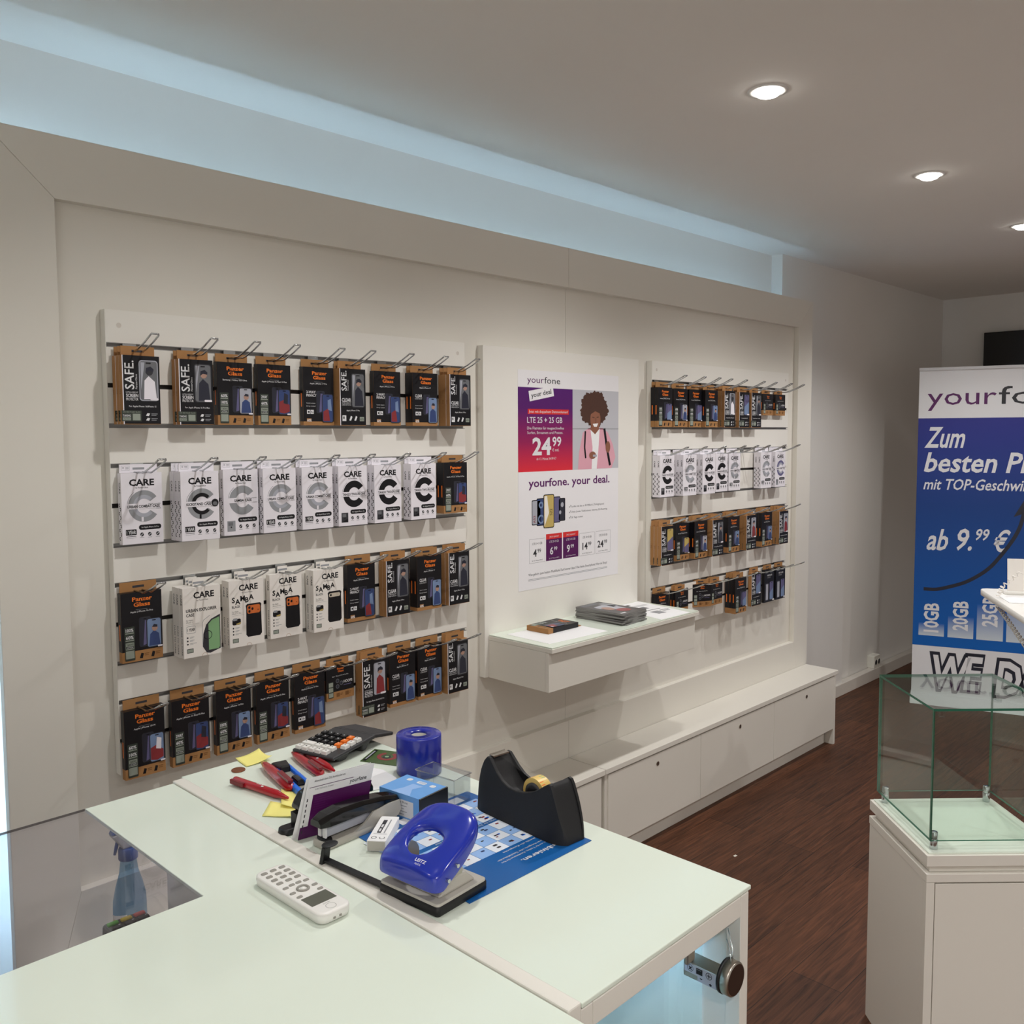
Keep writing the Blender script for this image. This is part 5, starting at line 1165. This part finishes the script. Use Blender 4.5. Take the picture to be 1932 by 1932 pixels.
# pens
def pen(label, a, b, kind, rad=.0056):
    ax, ay = a; bx, by = b; L = math.hypot(bx - ax, by - ay); t = thing('ballpoint_pen', label, 'pen', (ax, ay, Z + rad), math.atan2(by - ay, bx - ax), 'red pens on the counter')
    if kind == 'clip':
        mb = MB(); mb.lathe([(.0001, 0), (rad * .9, .0005), (rad, .003), (rad, L * .78), (rad * .92, L * .80), (rad * .30, L * .985), (.0001, L)], (0, 0, 0), 'red_plastic', 20, 'x'); mb.build('barrel', t)
        mb = MB(); mb.box(-.001, .034, -rad - .0032, -rad + .002, -.0035, .0042, 'red_dark'); mb.build('clip', t, bevel=.0008)
        mb = MB(); mb.E(F((L * .55, -.003, rad), (1, 0, 0), (0, -1, 0)), 0, 0, .0026, .0022, 'ink_white', 1); 
        for k in range(4): mb.R(F((L * .42, .002, rad * .96), (1, 0, 0), (0, -1, 0)), .004 * k, 0, .004 * k + .002, .003, 'ink_white', 1)
        mb.build('printed_logo', t)
        mb = MB(); mb.tube([(L * .74 + .006 * math.cos(k * .5236), .004 + rad + .004 * math.sin(k * .5236), -rad + .001) for k in range(12)], .0005, 'chrome', 5, True); mb.build('ring', t)
    else:
        mb = MB(); mb.lathe([(.0001, 0), (rad * .45, .001), (rad * .8, .016), (rad * 1.1, .045), (rad * 1.15, L * .62), (rad * 1.02, L * .95), (.0001, L)], (0, 0, 0), 'red_plastic', 20, 'x'); mb.build('barrel', t)
        mb = MB(); mb.box(L * .60, L * .97, -rad * .55, rad * .55, rad * 1.0, rad * 1.62, 'red_dark'); mb.build('clip', t, bevel=.0008)
    return t
pen('red ballpoint pen nearest the counter edge, with a broad clip and white print', (.7545, 1.409), (.7765, 1.272), 'clip', .0068)
pen('red pen between the nearest red pen and the blue cutter', (.8290, 1.444), (.7995, 1.300), 'plain', .0082)
pen('red pen just right of the blue cutter, nearest the calculator corner', (.8960, 1.452), (.8720, 1.318), 'plain', .0072)
pen('red pen partly under the near edge of the calculator', (.9175, 1.458), (.8985, 1.318), 'clip', .0064)
# cutter
t = thing('utility_knife', 'blue and black cutter knife lying among the red pens', 'cutter', (.8405, 1.403, Z), math.radians(-102))
mb = MB()
for y0_, y1_ in ((-.017, -.0075), (.009, .0165)): mb.box(0, .135, y0_, y1_, .001, .0125, 'cutter_blue')
mb.build('body', t, bevel=.003)
mb = MB(); mb.box(.002, .135, -.0072, .0088, .001, .007, 'key_grey'); mb.build('blade_channel', t)
mb = MB(); mb.hexa([(-.012, -.016, .0), (.030, -.009, .0), (.030, .009, .0), (-.012, .0165, .0)], [(-.010, -.014, .016), (.026, -.008, .0185), (.026, .009, .0185), (-.010, .015, .016)], 'black'); mb.build('slider', t, bevel=.003)
mb = MB(); mb.hexa([(.066, -.007, .0072), (.105, -.007, .0072), (.105, .008, .0072), (.066, .008, .0072)], [(.070, -.005, .016), (.100, -.005, .016), (.100, .006, .016), (.070, .006, .016)], 'black_gloss'); mb.build('lock_button', t, bevel=.003)
# sticky notes
def note(name, label, pts, lift, m_='sticky', n=8):
    """a slightly curled square of paper: pts = 4 corners, lift = height of each corner"""
    vs = []; fs = []
    for i in range(n + 1):
        for j in range(n + 1):
            u, v = i / n, j / n
            x = sum(p[0] * w_ for p, w_ in zip(pts, ((1 - u) * (1 - v), u * (1 - v), u * v, (1 - u) * v))); y = sum(p[1] * w_ for p, w_ in zip(pts, ((1 - u) * (1 - v), u * (1 - v), u * v, (1 - u) * v)))
            z = sum(p * w_ for p, w_ in zip(lift, (((1 - u) * (1 - v)) ** 2, (u * (1 - v)) ** 2, (u * v) ** 2, ((1 - u) * v) ** 2)))
            vs.append((x, y, z + .0004))
    for i in range(n):
        for j in range(n): a = i * (n + 1) + j; fs.append((a, a + n + 1, a + n + 2, a + 1))
    mb = MB(); mb.add(vs, fs, m_, True); o = mb.build(name, None, (0, 0, Z)); fixn(o); s_ = o.modifiers.new('s', 'SOLIDIFY'); s_.thickness = .0003; s_.offset = 1
    return tag(o, label, 'sticky note', 'yellow sticky notes on the counter')
note('sticky_note', 'yellow sticky note with curled edges beside the copper coin', [(.8085, 1.466), (.859, 1.462), (.861, 1.512), (.815, 1.518)], (.001, .009, .010, .002))
note('sticky_note', 'flat yellow sticky note nearest the joint strip, under the folded note', [(.7165, 1.254), (.7560, 1.203), (.7830, 1.245), (.7560, 1.295)], (.001, .004, .001, .001))
note('sticky_note', 'folded yellow sticky note propped against the purple leaflet, by the red pen tip', [(.7560, 1.262), (.7850, 1.200), (.8200, 1.240), (.7925, 1.322)], (.006, .008, .012, .004))
# ------------------------------------------------------------------ glass showcase on its pedestal
t = thing('showcase', 'glass cube showcase on a white pedestal at the lower right', 'showcase', (2.354, .733, 0), math.radians(45))
a = .163
mb = MB(); mb.box(-a + .017, a - .001, -a + .001, a - .0005, 0, .535, 'laminate'); mb.build('pedestal', t, bevel=.001)
mb = MB(); mb.box(-a - .0005, a + .0005, -a - .0005, a + .0005, .5355, .556, 'laminate'); mb.build('pedestal_cap', t, bevel=.001)
mb = MB(); mb.box(-a + .012, a - .012, -a + .012, a - .012, .5565, .573, 'laminate'); mb.build('recess', t)
mb = MB(); mb.box(-a, a, -a, a, .5735, .600, 'laminate'); mb.build('top_board', t, bevel=.001)
mb = MB(); mb.box(-a + .007, a - .007, -a + .007, a - .007, .6002, .604, 'white_glass'); mb.build('glass_plate', t, bevel=.0006)
# door on the side facing the lower right of the photo
d = boxo('door', (-a + .0005, -a + .0165, -a + .003, a - .0215, .02, .532), 'laminate', t, .001)
boxo('stile', (-a, -a + .0165, a - .0195, a, 0, .535), 'laminate', t, .0008)
G = .1505; zb, zt_, th = .6285, .943, .006
def pane(name, b):
    o = boxo(name, b, 'glass', t); o.data.materials.append(M['glass_edge'])
    ds = [b[1] - b[0], b[3] - b[2], b[5] - b[4]]; ax = ds.index(min(ds))
    for p in o.data.polygons:
        if abs(p.normal[ax]) < .5: p.material_index = 1
    return o
pane('glass_side', (-G, -G + th, -G, G, zb, zt_ - th)); pane('glass_side', (G - th, G, -G, G, zb, zt_ - th))
pane('glass_side', (-G + th + .0002, G - th - .0002, -G, -G + th, zb, zt_ - th)); pane('glass_side', (-G + th + .0002, G - th - .0002, G - th, G, zb, zt_ - th))
pane('glass_lid', (-G, G, -G, G, zt_ - th + .0002, zt_))
for x in (-1, 1):
    for y in (-1, 1):
        mb = MB(); mb.lathe([(.0001, .6042), (.0085, .6042), (.009, .605), (.009, .6275), (.0085, .6284), (.0001, .6284)], (x * (G - .016), y * (G - .016), 0), 'chrome', 28); mb.lathe([(.0085, .6288), (.0085, .644), (.0078, .645), (.0001, .645)], (x * (G - .016), y * (G - .016), 0), 'chrome', 28); mb.build('standoff', t)
boxo('corner_clip', (-G + .0065, -G + .018, G - .030, G - .018, zt_ - .022, zt_ - .0075), 'clear_plastic', t)
# ------------------------------------------------------------------ roll-up banner
gradmat('banner_run', [(0, (0, 100, 190)), (.30, (0, 84, 168)), (.62, (2, 62, 138)), (.90, (30, 48, 140)), (1, (40, 46, 140))], 2, .335, 1.665)
gradmat('bar10', [(0, (214, 224, 232)), (1, (0, 98, 188))], 2, .395, .470); gradmat('bar20', [(0, (214, 224, 232)), (1, (0, 96, 186))], 2, .395, .520); gradmat('bar25', [(0, (214, 224, 232)), (1, (0, 94, 184))], 2, .395, .600); gradmat('bar30', [(0, (214, 224, 232)), (1, (0, 92, 182))], 2, .395, .720)
BW = .85
rz = math.atan2(-.948, .32)
t = thing('rollup_banner', 'blue and white roll-up advertising banner at the right, showing prices', 'banner', (5.4141, 1.987, 0), rz)
f = F((0, -.0012, 1.95), (1, 0, 0), (0, 0, -1)); f = F((0, 0, 1.95), (1, 0, 0), (0, 0, -1))
mb = MB(); mb.box(0, BW, .0004, .002, .05, 1.945, 'banner_white')
def V(z): return 1.95 - z
mb.R(f, 0, V(1.662), BW, V(.334), 'banner_run', 1)
mb.T(f, 'your', .045, V(1.738), .098, 'purple_txt', 2, bold=.0, width=.352); mb.T(f, 'fone', .408, V(1.738), .098, 'txt_dark', 2, width=.40)
SH = .20
mb.T(f, 'Zum', .036, V(1.495), .113, 'banner_white', 2, bold=.02, shear=SH, width=.200)
mb.T(f, 'besten Preis', .036, V(1.355), .108, 'banner_white', 2, bold=.02, shear=SH, width=.690)
mb.T(f, 'mit TOP-Geschwindigkeit', .036, V(1.252), .060, 'banner_white', 2, bold=.014, shear=SH, width=.72)
mb.T(f, 'ab', .058, V(.902), .118, 'banner_white', 2, bold=.018, shear=SH, width=.108); mb.T(f, '9.', .205, V(.908), .118, 'banner_white', 2, bold=.018, shear=SH, width=.09); mb.T(f, '99', .308, V(.968), .062, 'banner_white', 2, bold=.018, shear=SH, width=.068); mb.T(f, '€', .398, V(.908), .112, 'banner_white', 2, bold=.018, shear=SH, width=.07)
pts = [(.052, .668), (.12, .670), (.193, .691), (.27, .722), (.343, .770), (.395, .818), (.439, .877), (.480, .940), (.513, 1.000), (.536, 1.06), (.551, 1.13)]
sm_ = []
for i in range(len(pts) - 1):
    p0, p1, p2, p3 = pts[max(i - 1, 0)], pts[i], pts[i + 1], pts[min(i + 2, len(pts) - 1)]
    for k in range(6):
        q = k / 6
        sm_.append(tuple(.5 * (2 * p1[c] + (p2[c] - p0[c]) * q + (2 * p0[c] - 5 * p1[c] + 4 * p2[c] - p3[c]) * q * q + (3 * p1[c] - p0[c] - 3 * p2[c] + p3[c]) * q ** 3) for c in (0, 1)))
sm_.append(pts[-1]); ed = []
for i, (x, z) in enumerate(sm_):
    a_, b_ = sm_[max(i - 1, 0)], sm_[min(i + 1, len(sm_) - 1)]; L_ = math.hypot(b_[0] - a_[0], b_[1] - a_[1]); nx, nz = -(b_[1] - a_[1]) / L_ * .010, (b_[0] - a_[0]) / L_ * .010
    ed.append(((x + nx, V(z + nz)), (x - nx, V(z - nz))))
for (a_, b_), (c_, d_) in zip(ed, ed[1:]): mb.P(f, [a_, b_, d_, c_], 'pic_dark', 3)
mb.P(f, [(.500, V(1.105)), (.605, V(1.150)), (.578, V(1.255))], 'pic_dark', 3)
for x0_, x1_, zt, m_, s_ in ((.031, .166, .470, 'bar10', '10GB'), (.185, .318, .520, 'bar20', '20GB'), (.334, .468, .600, 'bar25', '25GB'), (.484, .618, .720, 'bar30', '')):
    mb.R(f, x0_, V(zt), x1_, V(.394), m_, 2)
    if s_: mb.T(f, s_, x1_ - .032, V(.415 + (zt - .47) * .45), .073, 'banner_white', 3, bold=.03, ang=90, width=.172)
for c_, x_, z_ in (('W', .190, .092), ('E', .312, .100), ('D', .495, .090), ('O', .635, .086)):
    mb.T(f, c_, x_, V(z_), .185, 'pic_dark', 2, bold=.095, al='c', shear=.10, xs=.66); mb.T(f, c_, x_ + .003, V(z_), .185, 'banner_white', 4, bold=.025, al='c', shear=.10, xs=.66)
mb.build('printed_sheet', t)
boxo('top_rail', (-.002, BW + .002, -.009, .010, 1.935, 1.952), 'ink_white', t, .002)
mb = MB(); mb.hexa([(-.006, -.075, 0), (BW + .006, -.075, 0), (BW + .006, .10, 0), (-.006, .10, 0)], [(-.006, -.030, .050), (BW + .006, -.030, .050), (BW + .006, .040, .050), (-.006, .040, .050)], 'ink_white'); mb.build('cassette', t, bevel=.004)
mb = MB(); mb.tube([(BW / 2, .015, .05), (BW / 2, .013, 1.938)], .006, 'alu', 10); mb.build('pole', t)
# ------------------------------------------------------------------ television on the back wall
t = thing('television', 'black flat television on the back wall, cut by the banner', 'television', (XR, 1.40, 1.98))
boxo('housing', (-.055, -.012, -.645, .645, -.36, .278), 'tv_black', t, .004)
boxo('screen', (-.0562, -.0552, -.635, .635, -.345, .268), 'black_gloss', t)
boxo('wall_mount', (-.0118, -.0002, -.2, .2, -.15, .15), 'dark_grey', t)
# ------------------------------------------------------------------ display table with the tray at the right edge
t = thing('display_table', 'white display table corner with rounded tip at the right edge, before the banner', 'table', (3.60, 1.08, 0), math.radians(-150))
# local x runs along the near edge away from the tip, local y towards the far edge's side
mb = MB(); pill(mb, -.006, .95, -.004, .62, .03, [(.978, .002), (.980, 0), (.9985, 0), (1.0, .0015)], 'white_plastic'); mb.build('table_top', t)
mb = MB(); mb.box(.50, .60, .26, .36, .02, .977, 'laminate'); mb.build('post', t); boxo('foot', (.30, .80, .06, .56, 0, .02), 'laminate', t)
# local frame of the table: rx = along the near edge, ry = across
ca, sa = math.cos(math.radians(-150)), math.sin(math.radians(-150))
def TP(x, y): return (3.60 + x * ca - y * sa, 1.08 + x * sa + y * ca)
rt = math.radians(-150)
# price card in its stand, facing the room
x_, y_ = TP(.10, .10)
t = thing('price_card_stand', 'small blank white card in a low stand on the display table at right', 'price card', (x_, y_, 1.0003), math.radians(-60))
boxo('stand', (-.048, .048, -.022, .022, 0, .010), 'white_plastic', t, .002)
mb = MB(); mb.hexa([(-.036, -.004, .0102), (.036, -.004, .0102), (.036, -.001, .0102), (-.036, -.001, .0102)], [(-.036, .010, .125), (.036, .010, .125), (.036, .013, .125), (-.036, .013, .125)], 'care_cream'); mb.build('card', t)
x_, y_ = TP(.19, .05)
sheet('paper_sheet', 'small white paper lying at the near edge of the display table', 'paper', [TP(.15, .02), TP(.30, .02), TP(.30, .12), TP(.15, .12)], 1.0003, .002, 'paper')
# coiled security cord hanging over the edge
def coil(p, turns, r, n=12):
    out = []; L = len(p) - 1
    for k in range(turns * n + 1):
        s_ = k / (turns * n) * L; i = min(int(s_), L - 1); q = Vector(p[i]).lerp(Vector(p[i + 1]), s_ - i); d = (Vector(p[i + 1]) - Vector(p[i])).normalized()
        a = d.cross(Vector((.3, .2, 1))).normalized(); b = d.cross(a); an = 2 * math.pi * k / n
        out.append(q + a * r * math.cos(an) + b * r * math.sin(an))
    return out
def CP(x, y, z): return (*TP(x, y), z)
t = thing('coiled_cord', 'white coiled security cord rising from the display table edge', 'cord', (0, 0, 0))
mb = MB(); mb.tube(coil([CP(.185, .012, 1.0085), CP(.215, .02, 1.045), CP(.235, .06, 1.09), CP(.22, .16, 1.125)], 10, .0062), .0021, 'care_cream', 5); mb.build('coil', t)
t = thing('coiled_cord', 'grey coiled security cord hanging below the display table edge', 'cord', (0, 0, 0))
mb = MB(); mb.tube(coil([CP(.185, .014, .968), CP(.38, .010, .935), CP(.56, .010, .898), CP(.70, .014, .88), CP(.82, .02, .92), CP(.86, .03, .966)], 40, .0062), .0021, 'grey_plastic', 5); mb.build('coil', t)
# ------------------------------------------------------------------ double socket on the baseboard
t = thing('wall_socket', 'white surface-mounted double socket above the baseboard, left of the banner', 'socket', (5.735, YW + .0345, .108))
mb = MB(); mb.box(-.045, .045, -.048, 0, -.036, .046, 'socket_white'); mb.build('housing', t, bevel=.004)
for x in (-.021, .023):
    mb = MB(); mb.lathe([(.0175, -.0500), (.0175, -.0482)], (x, 0, .004), 'socket_white', 24, 'y'); mb.lathe([(.0165, -.0502), (.0150, -.0501), (.0001, -.0501)], (x, 0, .004), 'dark_grey', 24, 'y'); mb.build('outlet', t)
# specks on the floor
mb = MB(); mb.prism([(-.008, -.004), (.007, -.006), (.009, .004), (-.006, .005)], 0, .0008, 'speck'); tag(mb.build('paper_scrap', None, (2.93, 1.70, .0002)), 'tiny white paper scrap on the dark floor by the long low cabinet', 'scrap')
